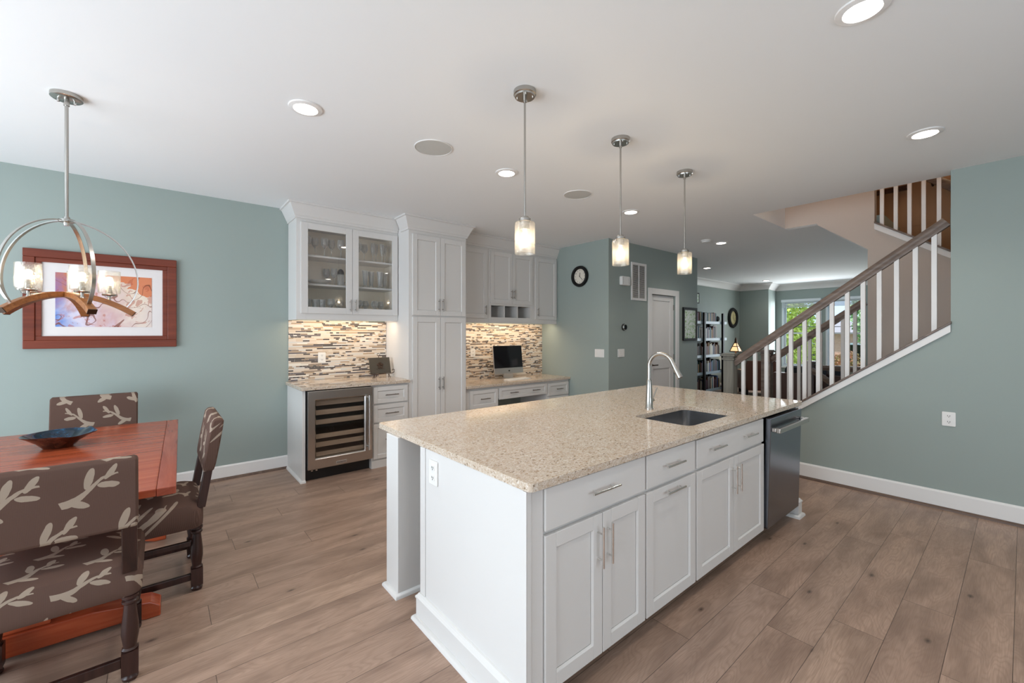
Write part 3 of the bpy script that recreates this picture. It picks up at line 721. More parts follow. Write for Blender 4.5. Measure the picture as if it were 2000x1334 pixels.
def make_bulb(par, x, y, z, s=1., name='bulb', up=True, watts=3.):
    k = 1 if up else -1
    pr = [(.0, 0), (.012, 0), (.013, .016), (.022, .035), (.029, .055), (.03, .068), (.025, .084), (.012, .094), (0, .096)]
    MB().lathe([(r * s, h * s * k) for r, h in pr], x, y, z, 20).build(name, 'bulb', par, smooth=True)
    l = bpy.data.lights.new('filament', 'POINT'); l.energy = watts; l.color = (1, .76, .48); l.shadow_soft_size = .011 * s
    o = bpy.data.objects.new('filament', l); C.objects.link(o); o.parent = par; o.location = (x, y, z + k * .06 * s)
for (x, y, zb, lb) in ((1.543, 1.747, 1.883, 'nearest glass pendant light above the left end of the island'), (2.424, 1.758, 1.911, 'middle glass pendant light above the island'), (3.321, 1.779, 1.934, 'farthest glass pendant light above the sink end of the island')):
    t = thing('pendant_light', lb, 'pendant light', (x, y, CE), 0, 'seeded glass pendants over the island')
    zt = zb + .168 - CE
    MB().lathe([(.062, -.0005), (.062, -.022), (.056, -.026), (.054, -.034), (0, -.034)], 0, 0, 0, 32).build('canopy', 'nickel', t, smooth=True)
    for a in (.6, 2.2, 4.1, 5.5): MB().lathe([(.003, -.034), (.003, -.039), (0, -.04)], .043 * math.cos(a), .043 * math.sin(a), 0, 8).build('screw', 'chrome', t)
    MB().cyl((0, 0, -.034), (0, 0, -.062), .010).cyl((0, 0, -.062), (0, 0, zt + .02), .0058, 10).build('rod', 'nickel', t, smooth=True)
    MB().lathe([(.006, .04), (.02, .036), (.022, .028), (.032, .024), (.032, .010), (.026, .006), (.026, -.035), (0, -.035)], 0, 0, zt, 24).build('socket_cap', 'nickel', t, smooth=True)
    MB().shell([(.030, .006), (.052, .003), (.056, -.006), (.056, -.166), (.053, -.168), (.052, -.166), (.052, -.008)], 0, 0, zt, 36).build('glass_shade', 'seeded', t, smooth=True)
    make_bulb(t, 0, 0, zt - .034, .92, up=False, watts=4.5)

# chandelier: five arched wooden arms, five metal bands, five glass shades
CHX, CHY = -.396, 3.411
t = thing('chandelier', 'five-light chandelier of metal hoops and arched wooden arms over the dining table', 'chandelier', (CHX, CHY, CE))
MB().lathe([(.067, -.0005), (.067, -.020), (.062, -.024), (0, -.024)], 0, 0, 0, 40).build('canopy', 'nickel', t, smooth=True)
for sx in (-.032, .032): MB().cyl((sx, 0, -.024), (sx, 0, -.045), .006).build('canopy_knob', 'chrome', t, smooth=True)
ZH = 2.075 - CE
MB().cyl((0, 0, -.024), (0, 0, -.06), .013).cyl((0, 0, -.06), (0, 0, ZH), .0085, 12).build('rod', 'nickel', t, smooth=True)
MB().lathe([(0, .02), (.014, .02), (.014, .008), (.034, .006), (.034, -.008), (.014, -.012), (.012, -.028), (0, -.028)], 0, 0, ZH, 24).build('hub', 'nickel', t, smooth=True)
A0 = -math.radians(90) + A1
for k in range(5):
    a = math.radians(8) + k * 2 * PI / 5
    e = Vector((math.cos(a), math.sin(a), 0))
    pts = []
    for i in range(13):
        q = i / 12; r = .012 + .268 * q
        pts.append(e * r + Vector((0, 0, 1.663 - .100 * q ** 2 - CE)))
    ar = MB().tube(pts, rect(.019, .0145)).build('arm', 'arm', t, bevel=.002)
    pe = pts[-1]
    # metal end ferrule
    MB().tube([pts[-1], pts[-1] + (pts[-1] - pts[-2]).normalized() * .004], rect(.0195, .015)).build('end_cap', 'bronze', ar)
    # hoop
    hp = []
    for i in range(25):
        th = math.radians(87 - i * (87 + 38) / 24)
        hp.append(e * (.30 * math.cos(th)) + Vector((0, 0, 1.75 + (.325 if th > 0 else .26) * math.sin(th) - CE)))
    hp.append(e * .228 + Vector((0, 0, 1.597 - CE)))
    MB().tube(hp, rect(.0028, .0085), (-e.y, e.x, 0)).build('hoop', 'nickel', t, smooth=True)
    # light on the arm
    q = .60; r = .012 + .268 * q
    bp = e * r + Vector((0, 0, 1.663 - .100 * q * q + .0145 - CE))
    cu = MB().lathe([(.012, -.006), (.007, .004), (.007, .022), (.03, .026), (.034, .032), (.03, .036), (.014, .038), (.0115, .085), (0, .085)], bp.x, bp.y, bp.z, 20).build('candle_cup', 'nickel', ar, smooth=True)
    MB().shell([(.026, .038), (.047, .040), (.050, .046), (.050, .168), (.048, .170), (.047, .168), (.047, .046)], bp.x, bp.y, bp.z, 32).build('glass_shade', 'seeded', ar, smooth=True)
    make_bulb(ar, bp.x, bp.y, bp.z + .085, .55, watts=.8)

# ------------------------------------------------------------------ cabinet helpers (all fronts face -Y)
def shaker(mb, x0, x1, z0, z1, y, th=.02, rail=.058, rec=.009, hole=False):
    mb.box(x0, x0 + rail, y, y + th, z0, z1).box(x1 - rail, x1, y, y + th, z0, z1)
    mb.box(x0 + rail, x1 - rail, y, y + th, z0, z0 + rail).box(x0 + rail, x1 - rail, y, y + th, z1 - rail, z1)
    if not hole:
        # small sloped sticking then the flat panel
        s_ = .006
        a = [(x0 + rail, z0 + rail), (x1 - rail, z0 + rail), (x1 - rail, z1 - rail), (x0 + rail, z1 - rail)]
        b_ = [(x0 + rail + s_, z0 + rail + s_), (x1 - rail - s_, z0 + rail + s_), (x1 - rail - s_, z1 - rail - s_), (x0 + rail + s_, z1 - rail - s_)]
        mb.loft([[(p[0], y + .002, p[1]) for p in a], [(p[0], y + rec, p[1]) for p in b_], [(p[0], y + rec, p[1]) for p in b_]][:2], (False, False))
        mb.box(x0 + rail + s_, x1 - rail - s_, y + rec, y + th, z0 + rail + s_, z1 - rail - s_)
    return mb
HM = ['chrome']
def pull(par, T, x, z, y, ln, vert, mat=None, off=.03, r=.0055):
    m = MB(T); d = ln / 2; p = ln * .32
    if vert: m.cyl((x, y - off, z - d), (x, y - off, z + d), r, 12).cyl((x, y, z - p), (x, y - off, z - p), r * .8, 8).cyl((x, y, z + p), (x, y - off, z + p), r * .8, 8)
    else: m.cyl((x - d, y - off, z), (x + d, y - off, z), r, 12).cyl((x - p, y, z), (x - p, y - off, z), r * .8, 8).cyl((x + p, y, z), (x + p, y - off, z), r * .8, 8)
    return m.build('handle', mat or HM[0], par, smooth=True)
def door(T, x0, x1, z0, z1, y, hx=None, hz=None, hl=.15, vert=True, name='door', rail=.058, mat='cab'):
    d = shaker(MB(T), x0, x1, z0, z1, y, rail=rail).build(name, mat, T, bevel=.0022)
    if hx is not None:
        for q in (hx if isinstance(hx, (list, tuple)) else [hx]): pull(d, T, q, hz, y, hl, vert)
    return d
def flat(T, x0, x1, z0, z1, y, hx, hz, hl):
    d = MB(T).box(x0, x1, y, y + .02, z0, z1).build('drawer', 'cab', T, bevel=.003)
    for q in (hx if isinstance(hx, (list, tuple)) else [hx]): pull(d, T, q, hz, y, hl, False)
    return d

# ------------------------------------------------------------------ kitchen island
IB, IY0, IY1, IZ = 1.021, 1.158, 1.949, .876
def base_unit(label, x0, x1, hollow=False):
    t = thing('base_cabinet', label, 'cabinet', ((x0 + x1) / 2, (IY0 + IY1) / 2, 0), 0, 'island base cabinets')
    b_ = MB(t)
    if hollow: b_.box(x0, x0 + .018, IY0 + .02, IY1, .096, IZ - .001).box(x1 - .018, x1, IY0 + .02, IY1, .096, IZ - .001).box(x0 + .018, x1 - .018, IY1 - .018, IY1, .096, IZ - .001).box(x0 + .018, x1 - .018, IY0 + .02, IY1 - .018, .096, .114).box(x0, x1, IY0, IY0 + .0199, .096, IZ - .001)
    else: b_.box(x0, x1, IY0, IY1, .096, IZ - .001)
    b_.build('body', 'cab', t, bevel=.001)
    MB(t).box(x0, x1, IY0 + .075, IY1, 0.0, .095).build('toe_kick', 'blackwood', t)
    return t
DY = 1.138
t = base_unit('island base cabinet nearest the camera, with one drawer over two tall-handled doors', 1.043, 1.769)
flat(t, 1.109, 1.762, .706, .868, DY, 1.44, .796, .18)
door(t, 1.109, 1.4425, .096, .689, DY, 1.412, .562, .17)
door(t, 1.4465, 1.762, .096, .689, DY, 1.474, .562, .17)
MB(t).box(1.0425, 1.1055, 1.148, IY0 - .0005, 0, .8755).build('filler_strip', 'cab', t, bevel=.002)
t = base_unit('middle island base cabinet with a drawer above one door with a level handle', 1.770, 2.249)
flat(t, 1.776, 2.238, .706, .866, DY, 1.996, .793, .17)
door(t, 1.774, 2.243, .096, .689, DY, 1.998, .662, .17, False)
t = base_unit('island sink cabinet with a wide two-handled front beside the dishwasher', 2.250, 3.205, True)
flat(t, 2.258, 3.185, .706, .862, DY, [2.472, 2.926], .793, .17)
door(t, 2.258, 2.7205, .096, .689, DY, 2.692, .560, .17)
door(t, 2.7245, 3.193, .096, .689, DY, 2.758, .560, .17)
# dishwasher
t = thing('dishwasher', 'stainless dishwasher with a bar handle at the far end of the island', 'dishwasher', (3.53, 1.5, 0))
MB(t).box(3.212, 3.8435, IY0 + .02, 1.75, .10, IZ - .012).build('tub', 'black', t)
MB(t).box(3.215, 3.8435, IY0 + .08, 1.74, 0, .099).build('toe_kick', 'black', t)
tl = Matrix.Translation((0, 1.158, .095)) @ Matrix.Rotation(math.radians(1.5), 4, 'X') @ Matrix.Translation((0, -1.158, -.095))
d = MB(t).box(3.218, 3.842, 1.122, 1.156, .098, .862, tl).build('door', 'steelz', t, bevel=.004)
MB(t).poly([(1.084, .775), (1.076, .785), (1.076, .805), (1.084, .812), (1.1215, .812), (1.1215, .802), (1.094, .800), (1.092, .775)], 'X', 3.225, 3.835)
MB(t).box(3.226, 3.836, 1.066, 1.092, .768, .802, tl).box(3.226, 3.262, 1.092, 1.1222, .772, .800, tl).box(3.800, 3.836, 1.092, 1.1222, .772, .800, tl).build('handle', 'steel', d, bevel=.006, seg=3)
# island end panels, mouldings, back
BMP = [(0, 0), (.018, 0), (.018, .105), (.022, .110), (.022, .118), (.012, .128), (.008, .136), (0, .138)]
BSH = [(.0185, 0), (.038, 0), (.036, .012), (.029, .02), (.0185, .024)]
t = thing('island_end_panel', 'white panel closing the near end of the island, with tall base moulding', 'cabinet panel', (IB, 1.55, 0))
MB(t).box(IB, 1.0415, 1.143, IY1, 0, .8755).build('panel', 'cab', t, bevel=.002)
for ya, yb_ in ((1.9, IY1), (1.143, 1.165)): MB(t).box(IB - .005, IB - .0003, ya, yb_, .138, .8755).build('edge_strip', 'cab', t, bevel=.001)
MB(t).sweep([(1.0423, IY1 + .0003), (IB - .0003, IY1 + .0003), (IB - .0003, 1.1425)], BMP).build('base_moulding', 'cab', t)
MB(t).sweep([(1.0423, IY1 + .0003), (IB - .0003, IY1 + .0003), (IB - .0003, 1.1425)], BSH).build('shoe_moulding', 'cab', t, smooth=True)
t = thing('island_end_panel', 'white panel at the far end of the island beyond the dishwasher', 'cabinet panel', (3.89, 1.55, 0))
MB(t).box(3.856, 3.915, 1.145, IY1, 0, .8755).build('panel', 'cab', t, bevel=.002)
q = [(3.8558, 1.23), (3.8558, 1.1445), (3.9152, 1.1445), (3.9152, IY1)]
MB(t).sweep([(3.857, 1.1445)] + q[2:], BMP).build('base_moulding', 'cab', t)
MB(t).sweep(q, BSH).build('shoe_moulding', 'cab', t, smooth=True)
t = thing('countertop_support', 'white square pier holding up the island countertop overhang', 'support', (1.2, 2.262, 0))
MB(t).box(1.005, 1.42, 2.187, 2.337, 0, .8755).build('pier', 'cab', t, bevel=.003)
MB(t).sweep([(1.42, 2.3373), (1.0047, 2.3373), (1.0047, 2.1867), (1.42, 2.1867)], [(o_ - .0185, z) for o_, z in BSH]).build('shoe_moulding', 'cab', t, smooth=True)
t = thing('island_back_panel', 'plain white panel along the seating side of the island', 'cabinet panel', (2.4, IY1, 0))
MB(t).box(1.10, 3.855, IY1 + .0005, IY1 + .016, .0, .8755).build('panel', 'cab', t)
outlet(IB, 1.815, .776, '-X', 'white outlet on the white end panel of the island', 1, wscale=1.05)

def slab_hole(outer, inner, z0, z1):
    m = MB(); bm = m.bm
    def ring(pts, z): return [bm.verts.new((x, y, z)) for x, y in pts]
    for z in (z0, z1):
        O, I = ring(outer, z), ring(inner, z)
        ed = [bm.edges.new((O[i], O[(i + 1) % len(O)])) for i in range(len(O))] + [bm.edges.new((I[i], I[(i + 1) % len(I)])) for i in range(len(I))]
        bmesh.ops.triangle_fill(bm, use_beauty=True, edges=ed)
        if z == z0: O0, I0 = O, I
    for A, B in ((O0, O), (I0, I)):
        n = len(A)
        for i in range(n): bm.faces.new([A[i], A[(i + 1) % n], B[(i + 1) % n], B[i]])
    return m
SX0, SX1, SY0, SY1 = 2.362, 3.02, 1.232, 1.622
o = slab_hole(rrect(1.018, 3.937, 1.123, 2.492, .022, 5), rrect(SX0, SX1, SY0, SY1, .055, 8), .8765, .908).build('island_countertop', 'quartz', bevel=.004)
tag(o, 'long speckled beige quartz countertop of the island with a sink cutout', 'countertop')
t = thing('sink', 'undermounted stainless steel sink in the island countertop', 'sink', (2.69, 1.43, .87))
L = [rrect(SX0 - .02, SX1 + .02, SY0 - .02, SY1 + .02, .07, 8), rrect(SX0 - .004, SX1 + .004, SY0 - .004, SY1 + .004, .058, 8), rrect(SX0 - .004, SX1 + .004, SY0 - .004, SY1 + .004, .058, 8), rrect(SX0 + .02, SX1 - .02, SY0 + .02, SY1 - .02, .05, 8)]
Z = [.8755, .8755, .70, .672]
MB(t).loft([[(x, y, z) for x, y in l_] for l_, z in zip(L, Z)], (False, True)).build('basin', 'sink', t, smooth=True)
MB(t).lathe([(.045, .001), (.043, .004), (.03, .001), (0, .001)], 2.69, 1.45, .672, 24).build('drain', 'chrome', t, smooth=True)
FX, FY = 2.68, 1.70
t = thing('faucet', 'tall arched brushed steel kitchen faucet behind the sink', 'faucet', (FX, FY, .908))
MB(t).lathe([(.030, .0005), (.030, .006), (.0265, .01), (.0245, .09), (.0205, .15), (.0175, .205), (.0145, .212), (0, .212)], FX, FY, .908, 28).build('body', 'nickel', t, smooth=True)
pts = [(FX, FY, 1.118), (FX, FY, 1.17)]
R, zc0 = .092, 1.213
for i in range(19):
    a = math.radians(180 - i * 155 / 18)
    pts.append((FX, FY - R - R * math.cos(a), zc0 + R * math.sin(a)))
sp = MB(t).tube(pts, circ(.0135, 14), (1, 0, 0)).build('spout', 'nickel', t, smooth=True)
a = Vector(pts[-1]); dr = (a - Vector(pts[-2])).normalized()
MB(t).cyl(a, a + dr * .045, .0145, 18, .0165).cyl(a + dr * .045, a + dr * .118, .0165, 18, .0185).build('spray_head', 'nickel', sp, smooth=True)
MB(t).cyl(a + dr * .118, a + dr * .121, .0165, 18).build('nozzle', 'black', sp)
MB(t).box(-.004, .004, -.003, .003, -.012, .012, Matrix.Translation(a + dr * .075 + Vector((0, .018, -.004)))).build('spray_button', 'black', sp)
lv = MB(t).cyl((FX + .02, FY, .968), (FX + .045, FY, .968), .016, 18).build('lever_hub', 'nickel', t, smooth=True)
MB(t).cyl((FX + .04, FY - .002, .975), (FX + .085, FY - .010, 1.055), .0052, 12, .0042).build('lever', 'nickel', lv, smooth=True)

# ------------------------------------------------------------------ bar wall
HM[0] = 'dnickel'
BF = 4.44                                       # base cabinet front
struct(MB().box(1.072, 2.168, YW - .008, YW - .0005, .927, 1.584).build('wall_backsplash_bar', 'mosaic'))
struct(MB().box(2.950, XN - .001, YW - .008, YW - .0005, .779, 1.584).build('wall_backsplash_desk', 'mosaic'))
t = thing('bar_end_panel', 'white panel at the left end of the bar beside the wine cooler', 'cabinet panel', (1.075, 4.75, 0))
MB(t).box(1.062, 1.090, BF, YW - .001, 0, .890).build('panel', 'cab', t, bevel=.002)
MB(t).sweep([(1.0617, YW - .02), (1.0617, BF - .0003), (1.09, BF - .0003)], [(o_ - .0185, z) for o_, z in BSH]).build('shoe_moulding', 'cab', t, smooth=True)
# wine cooler
t = thing('wine_cooler', 'stainless wine cooler with a smoked glass door under the bar counter', 'wine cooler', (1.41, 4.7, 0))
cx0, cx1 = 1.098, 1.736
body = MB(t)
body.box(cx0, cx0 + .03, 4.445, 5.0, .11, .885).box(cx1 - .03, cx1, 4.445, 5.0, .11, .885).box(cx0 + .03, cx1 - .03, 4.445, 5.0, .845, .885).box(cx0 + .03, cx1 - .03, 4.445, 5.0, .11, .16).box(cx0 + .03, cx1 - .03, 4.97, 5.0, .16, .845)
body.build('housing', 'black', t)
MB(t).box(cx0, cx1, 4.49, 4.99, 0.0, .109).build('toe_kick', 'black', t)
wx0, wx1, wz0, wz1 = 1.178, 1.652, .228, .785
f = MB(t); y0, y1 = 4.395, 4.440
O = [(cx0 + .004, .122), (cx1, .122), (cx1, .882), (cx0 + .004, .882)]
I1 = [(wx0 - .012, wz0 - .012), (wx1 + .012, wz0 - .012), (wx1 + .012, wz1 + .012), (wx0 - .012, wz1 + .012)]
I2 = [(wx0, wz0), (wx1, wz0), (wx1, wz1), (wx0, wz1)]
f.loft([[(x, y1, z) for x, z in O], [(x, y0, z) for x, z in O], [(x, y0, z) for x, z in I1], [(x, y0 + .014, z) for x, z in I2], [(x, y1, z) for x, z in I2]], (False, False))
dr_ = f.build('door', 'steel', t, bevel=.003)
MB(t).box(wx0, wx1, y0 + .018, y0 + .024, wz0, wz1).build('glass', 'smoke', dr_)
for zb in (.222, .316, .401, .541, .636, .728): pass
for (za, zb_) in ((.228, .268), (.318, .364), (.402, .446), (.541, .588), (.636, .684), (.728, .784)):
    sh = MB(t).box(wx0 - .03, wx1 + .03, 4.455, 4.475, za, zb_).build('shelf', 'coolshelf', t, bevel=.002)
    MB(t).box(wx0 - .03, wx1 + .03, 4.476, 4.95, za + .005, za + .015).build('rack', 'slot', sh)
h = MB(t).cyl((1.688, 4.345, .235), (1.688, 4.345, .80), .0135, 16).cyl((1.688, y0, .262), (1.688, 4.345, .262), .010, 12).cyl((1.688, y0, .773), (1.688, 4.345, .773), .010, 12).build('handle', 'chrome', dr_, smooth=True)
bd = MB(t).box(1.365, 1.468, y0 - .003, y0 - .0003, .138, .166).build('badge', 'alu', dr_, bevel=.001)
text_mesh('badge_text', 'KitchenAid', .020, 'ink', Matrix.Translation(Vector((1.4165, y0 - .0035, .152)) - Vector(t.location)) @ FRONT, bd, .0003)
MB(t).box(1.30, 1.36, 4.444, 4.4545, .47, .50).build('control_strip', 'screen', t)
for x in (1.13, 1.172): MB(t).box(x, x + .018, 4.40, 4.43, .108, .118).build('hinge_foot', 'chrome', t)
# drawer cabinet
t = thing('drawer_cabinet', 'narrow white three-drawer cabinet right of the wine cooler', 'cabinet', (1.95, 4.75, 0))
MB(t).box(1.738, 2.168, BF, YW - .001, .0, .890).build('body', 'cab', t, bevel=.001)
for z0, z1 in ((.690, .868), (.488, .674), (.098, .472)):
    door(t, 1.757, 2.150, z0, z1, BF - .0205, 1.955, (z0 + z1) / 2 + (.02 if z0 < .2 else 0), .15, False, 'drawer', .045)
MB(t).sweep([(1.738, BF - .0003), (2.168, BF - .0003)], [(o_ * .6, z * 3.2) for o_, z in [(0, 0), (.018, 0), (.018, .024), (0, .026)]]).build('base_moulding', 'cab', t)
o = MB().box(1.044, 2.1695, 4.398, YW - .009, .8915, .9255).build('bar_countertop', 'quartz', bevel=.004)
tag(o, 'short speckled quartz countertop of the bar above the wine cooler', 'countertop')
# upper glass cabinet
CR = lambda z0, z1: [(0, z0), (.012, z0), (.014, z0 + .02), (.022, z0 + .03), (.030, z0 + .05), (.062, z1 - .035), (.070, z1 - .022), (.085, z1 - .018), (.085, z1), (0, z1)]
UF = 4.72; UZ0, UZ1 = 1.585, 2.60; CT = CE - .0004
t = thing('glass_cabinet', 'white wall cabinet with two glass doors full of glassware', 'cabinet', (1.62, 4.88, UZ0))
ux0, ux1 = 1.072, 2.168
f = MB(t)
f.box(ux0, ux0 + .09, UF, UF + .02, UZ0, CT).box(ux1 - .055, ux1, UF, UF + .02, UZ0, CT).box(ux0 + .09, ux1 - .055, UF, UF + .02, UZ0, 1.675).box(ux0 + .09, ux1 - .055, UF, UF + .02, 2.56, CT)
f.box(ux0, ux0 + .018, UF + .02, YW - .001, UZ0, CT).box(ux1 - .018, ux1, UF + .02, YW - .001, UZ0, CT)
f.box(ux0 + .018, ux1 - .018, UF + .02, YW - .009, 1.655, 1.675).box(ux0 + .018, ux1 - .018, UF + .02, YW - .009, 2.575, 2.595)
f.build('body', 'cab', t, bevel=.0015)
MB(t).box(ux0 + .0185, ux1 - .0185, YW - .009, YW - .002, 1.676, 2.574).box(ux0 + .0185, ux0 + .022, UF + .021, YW - .0095, 1.676, 2.574).box(ux1 - .022, ux1 - .0185, UF + .021, YW - .0095, 1.676, 2.574).build('lining', 'cabin', t)
SHZ = (1.675, 1.968, 2.268)
for z in SHZ[1:]: MB(t).box(ux0 + .023, ux1 - .023, UF + .045, YW - .010, z - .02, z).build('shelf', 'cab', t, bevel=.001)
for (a, b_, hx) in ((1.113, 1.6315, 1.606), (1.6345, 2.160, 1.664)):
    d = shaker(MB(t), a, b_, 1.652, 2.585, UF - .0205, rail=.066, hole=True).build('door', 'cab', t, bevel=.002)
    MB(t).box(a + .064, b_ - .064, UF - .012, UF - .008, 1.716, 2.521).build('glass_pane', 'glass', d)
    pull(d, t, hx, 1.745, UF - .0205, .13, True)
MB(t).sweep([(ux0, YW - .001), (ux0, UF), (ux1 - .002, UF)], CR(2.62, CT)).build('crown', 'cab', t, bevel=.001)
MB(t).box(1.10, 2.13, 4.745, 4.76, UZ0 + .062, UZ0 + .069).build('light_strip', 'led', t)
def under_light(x0, x1, y, z, power):
    return area('under_cabinet_lamp', ((x0 + x1) / 2, y, z), (math.radians(20), 0, 0), x1 - x0, .05, power, (1, .80, .58))
under_light(1.12, 2.12, 4.83, UZ0 + .045, 1.9)

# glassware
def wine_glass(): return [(.032, .001), (.034, .002), (.006, .008), (.004, .02), (.004, .085), (.012, .095), (.03, .115), (.037, .14), (.036, .165), (.031, .195), (.030, .195), (.035, .165), (.036, .14), (.029, .117), (.0, .1)]
def flute(): return [(.028, .001), (.029, .003), (.005, .007), (.004, .07), (.012, .085), (.022, .13), (.024, .18), (.022, .215), (.0215, .215), (.022, .13), (0, .09)]
def tumbler(): return [(.028, .001), (.036, .13), (.035, .13), (.027, .012), (0, .012)]
def pilsner(): return [(.03, .001), (.03, .01), (.02, .025), (.026, .08), (.035, .19), (.0345, .19), (.025, .08), (.018, .03), (0, .03)]
def snifter(): return [(.03, .001), (.031, .003), (.005, .008), (.004, .045), (.02, .055), (.04, .085), (.04, .11), (.028, .14), (.027, .14), (.039, .11), (.038, .085), (0, .058)]
KINDS = {'stemmed wine glass': wine_glass, 'tall champagne flute': flute, 'straight tumbler': tumbler, 'tall pilsner glass': pilsner, 'short snifter glass': snifter}
MES = {}
ordn = ['leftmost', 'second from left', 'third from left', 'fourth from left', 'fifth from left', 'sixth from left', 'seventh from left', 'eighth from left', 'ninth from left', 'tenth from left']
def glasses(kind, shelf, side, xs, ys=None):
    sn = ['bottom', 'middle', 'top'][shelf]; z = SHZ[shelf]
    for i, x in enumerate(xs):
        nm = kind.split(' ', 1)[1].replace(' ', '_')
        y = (4.80 + .05 * (i % 2)) if ys is None else ys[i]
        if kind not in MES:
            o = MB().shell(KINDS[kind](), 0, 0, 0, 18).build(nm, 'ware', smooth=True); MES[kind] = o
        else:
            o = MES[kind].copy(); C.objects.link(o)
        o.location = (x, y, z + .0005)
        tag(o, '%s, %s on the %s shelf behind %s glass door' % (kind, ordn[i] if i < len(xs) - 1 else 'rightmost', sn, side), 'glass', 'glassware in the glass-door cabinet')
glasses('stemmed wine glass', 2, 'left', [1.20, 1.285, 1.37, 1.455, 1.54], None)
glasses('tall champagne flute', 2, 'right', [1.90, 1.955, 2.01, 2.065])
glasses('stemmed wine glass', 2, 'right', [1.73, 1.82])
glasses('stemmed wine glass', 1, 'left', [1.20, 1.44, 1.50], [4.97, 4.98, 4.90])
glasses('tall pilsner glass', 1, 'right', [1.81, 1.90, 1.985, 2.06])
glasses('straight tumbler', 0, 'left', [1.20, 1.275, 1.345], [4.80, 4.80, 4.80])
glasses('short snifter glass', 0, 'left', [1.44, 1.54])
glasses('short snifter glass', 0, 'right', [1.74, 1.83, 1.92, 2.01])
t = thing('glass_platter', 'wide clear glass platter on the middle shelf behind the left glass door', 'platter', (1.33, 4.86, SHZ[1]))
MB().shell([(0, .003), (.06, .001), (.11, .03), (.125, .045), (.12, .046), (.105, .034), (.06, .006), (0, .006)], 0, 0, 0, 30).build('dish', 'ware', t, smooth=True)
t = thing('beer_stein', 'small dark lidded stein on the middle shelf behind the left glass door', 'stein', (1.545, 4.82, SHZ[1]))
MB().lathe([(.032, .0005), (.034, .01), (.03, .10), (.031, .125), (0, .125)], 0, 0, 0, 20).build('mug', 'ware', t, smooth=True)
MB().lathe([(.034, .126), (.034, .150), (.022, .175), (.006, .185), (0, .186)], 0, 0, 0, 20).build('lid', 'black', t, smooth=True)
MB().tube([(.032, 0, .11), (.06, 0, .10), (.062, 0, .05), (.033, 0, .03)], circ(.004, 8)).build('handle', 'chrome', t, smooth=True)

# tall pantry cabinet
PF = 4.44
t = thing('pantry_cabinet', 'tall white pantry cabinet with two pairs of doors between bar and desk', 'cabinet', (2.56, 4.75, 0))
px0, px1 = 2.1705, 2.945
MB(t).box(px0, px1, PF, YW - .001, 0, CT).build('body', 'cab', t, bevel=.002)
for (a, b_, hx) in ((2.212, 2.568, 2.545), (2.572, 2.926, 2.598)):
    door(t, a, b_, 1.651, 2.578, PF - .0205, hx, 1.775, .15)
    door(t, a, b_, .12, 1.632, PF - .0205, hx, .855, .15)
MB(t).sweep([(px0, UF - .09), (px0, PF), (px1, PF), (px1, UF - .09)], CR(2.62, CT)).build('crown', 'cab', t, bevel=.001)
# desk wall cabinets
def wallcab(label, x0, x1):
    t = thing('wall_cabinet', label, 'cabinet', ((x0 + x1) / 2, 4.88, UZ0), 0, 'wall cabinets over the desk')
    return t
a0, a1, a2, a3 = 2.9465, 3.503, 4.345, XN - .001
t = wallcab('white single-door wall cabinet over the left end of the desk', a0, a1)
MB(t).box(a0, a1, UF, UF + .02, UZ0, CT).box(a0, a1, UF + .02, YW - .001, UZ0 + .035, CT).build('body', 'cab', t, bevel=.001)
door(t, a0 + .02, 3.467, 1.65, 2.588, UF - .0205, 3.43, 1.76, .13)
t = wallcab('white wall cabinet with two short doors and three cubbies over the computer', a1, a2)
f = MB(t)
f.box(a1 + .001, a2 - .001, UF + .02, YW - .001, 1.842, CT)
f.box(a1 + .001, a2 - .001, UF, UF + .02, 1.832, CT)
q = [3.545, 3.775, 3.79, 4.02, 4.035, 4.272]
f.box(a1 + .001, q[0], UF, UF + .02, UZ0, 1.832).box(q[5], a2 - .001, UF, UF + .02, UZ0, 1.832).box(q[0], q[5], UF, UF + .02, UZ0, 1.668)
f.box(q[1], q[2], UF, YW - .011, 1.668, 1.832).box(q[3], q[4], UF, YW - .011, 1.668, 1.832)
f.box(q[0] - .015, q[0], UF + .02, YW - .011, 1.668, 1.832).box(q[5], q[5] + .015, UF + .02, YW - .011, 1.668, 1.832).box(q[0] - .015, q[5] + .015, UF + .02, YW - .011, 1.65, 1.667).box(q[0] - .015, q[5] + .015, YW - .010, YW - .001, 1.65, 1.841)
f.build('body', 'cab', t, bevel=.001)
door(t, 3.527, 3.913, 1.862, 2.588, UF - .0205, 3.892, 2.0, .13)
door(t, 3.917, 4.308, 1.862, 2.588, UF - .0205, 3.94, 2.0, .13)
MB(t).box(a1 + .03, a2 - .03, 4.745, 4.76, UZ0 + .026, UZ0 + .034).build('light_strip', 'led', t)
t = wallcab('white single-door wall cabinet over the right end of the desk, by the clock wall', a2, a3)
MB(t).box(a2, a3, UF, UF + .02, UZ0, CT).box(a2, a3, UF + .02, YW - .001, UZ0 + .035, CT).build('body', 'cab', t, bevel=.001)
door(t, 4.37, 4.822, 1.65, 2.588, UF - .0205, 4.41, 1.76, .13)
t = thing('crown_moulding', 'white crown moulding along the top of the desk wall cabinets', 'moulding', (3.9, UF, 2.62))
MB(t).sweep([(px1 + .002, UF - .0005), (a3, UF - .0005)], CR(2.62, CT)).build('crown', 'cab', t)
under_light(3.05, 4.75, 4.80, UZ0 + .02, 4.2)

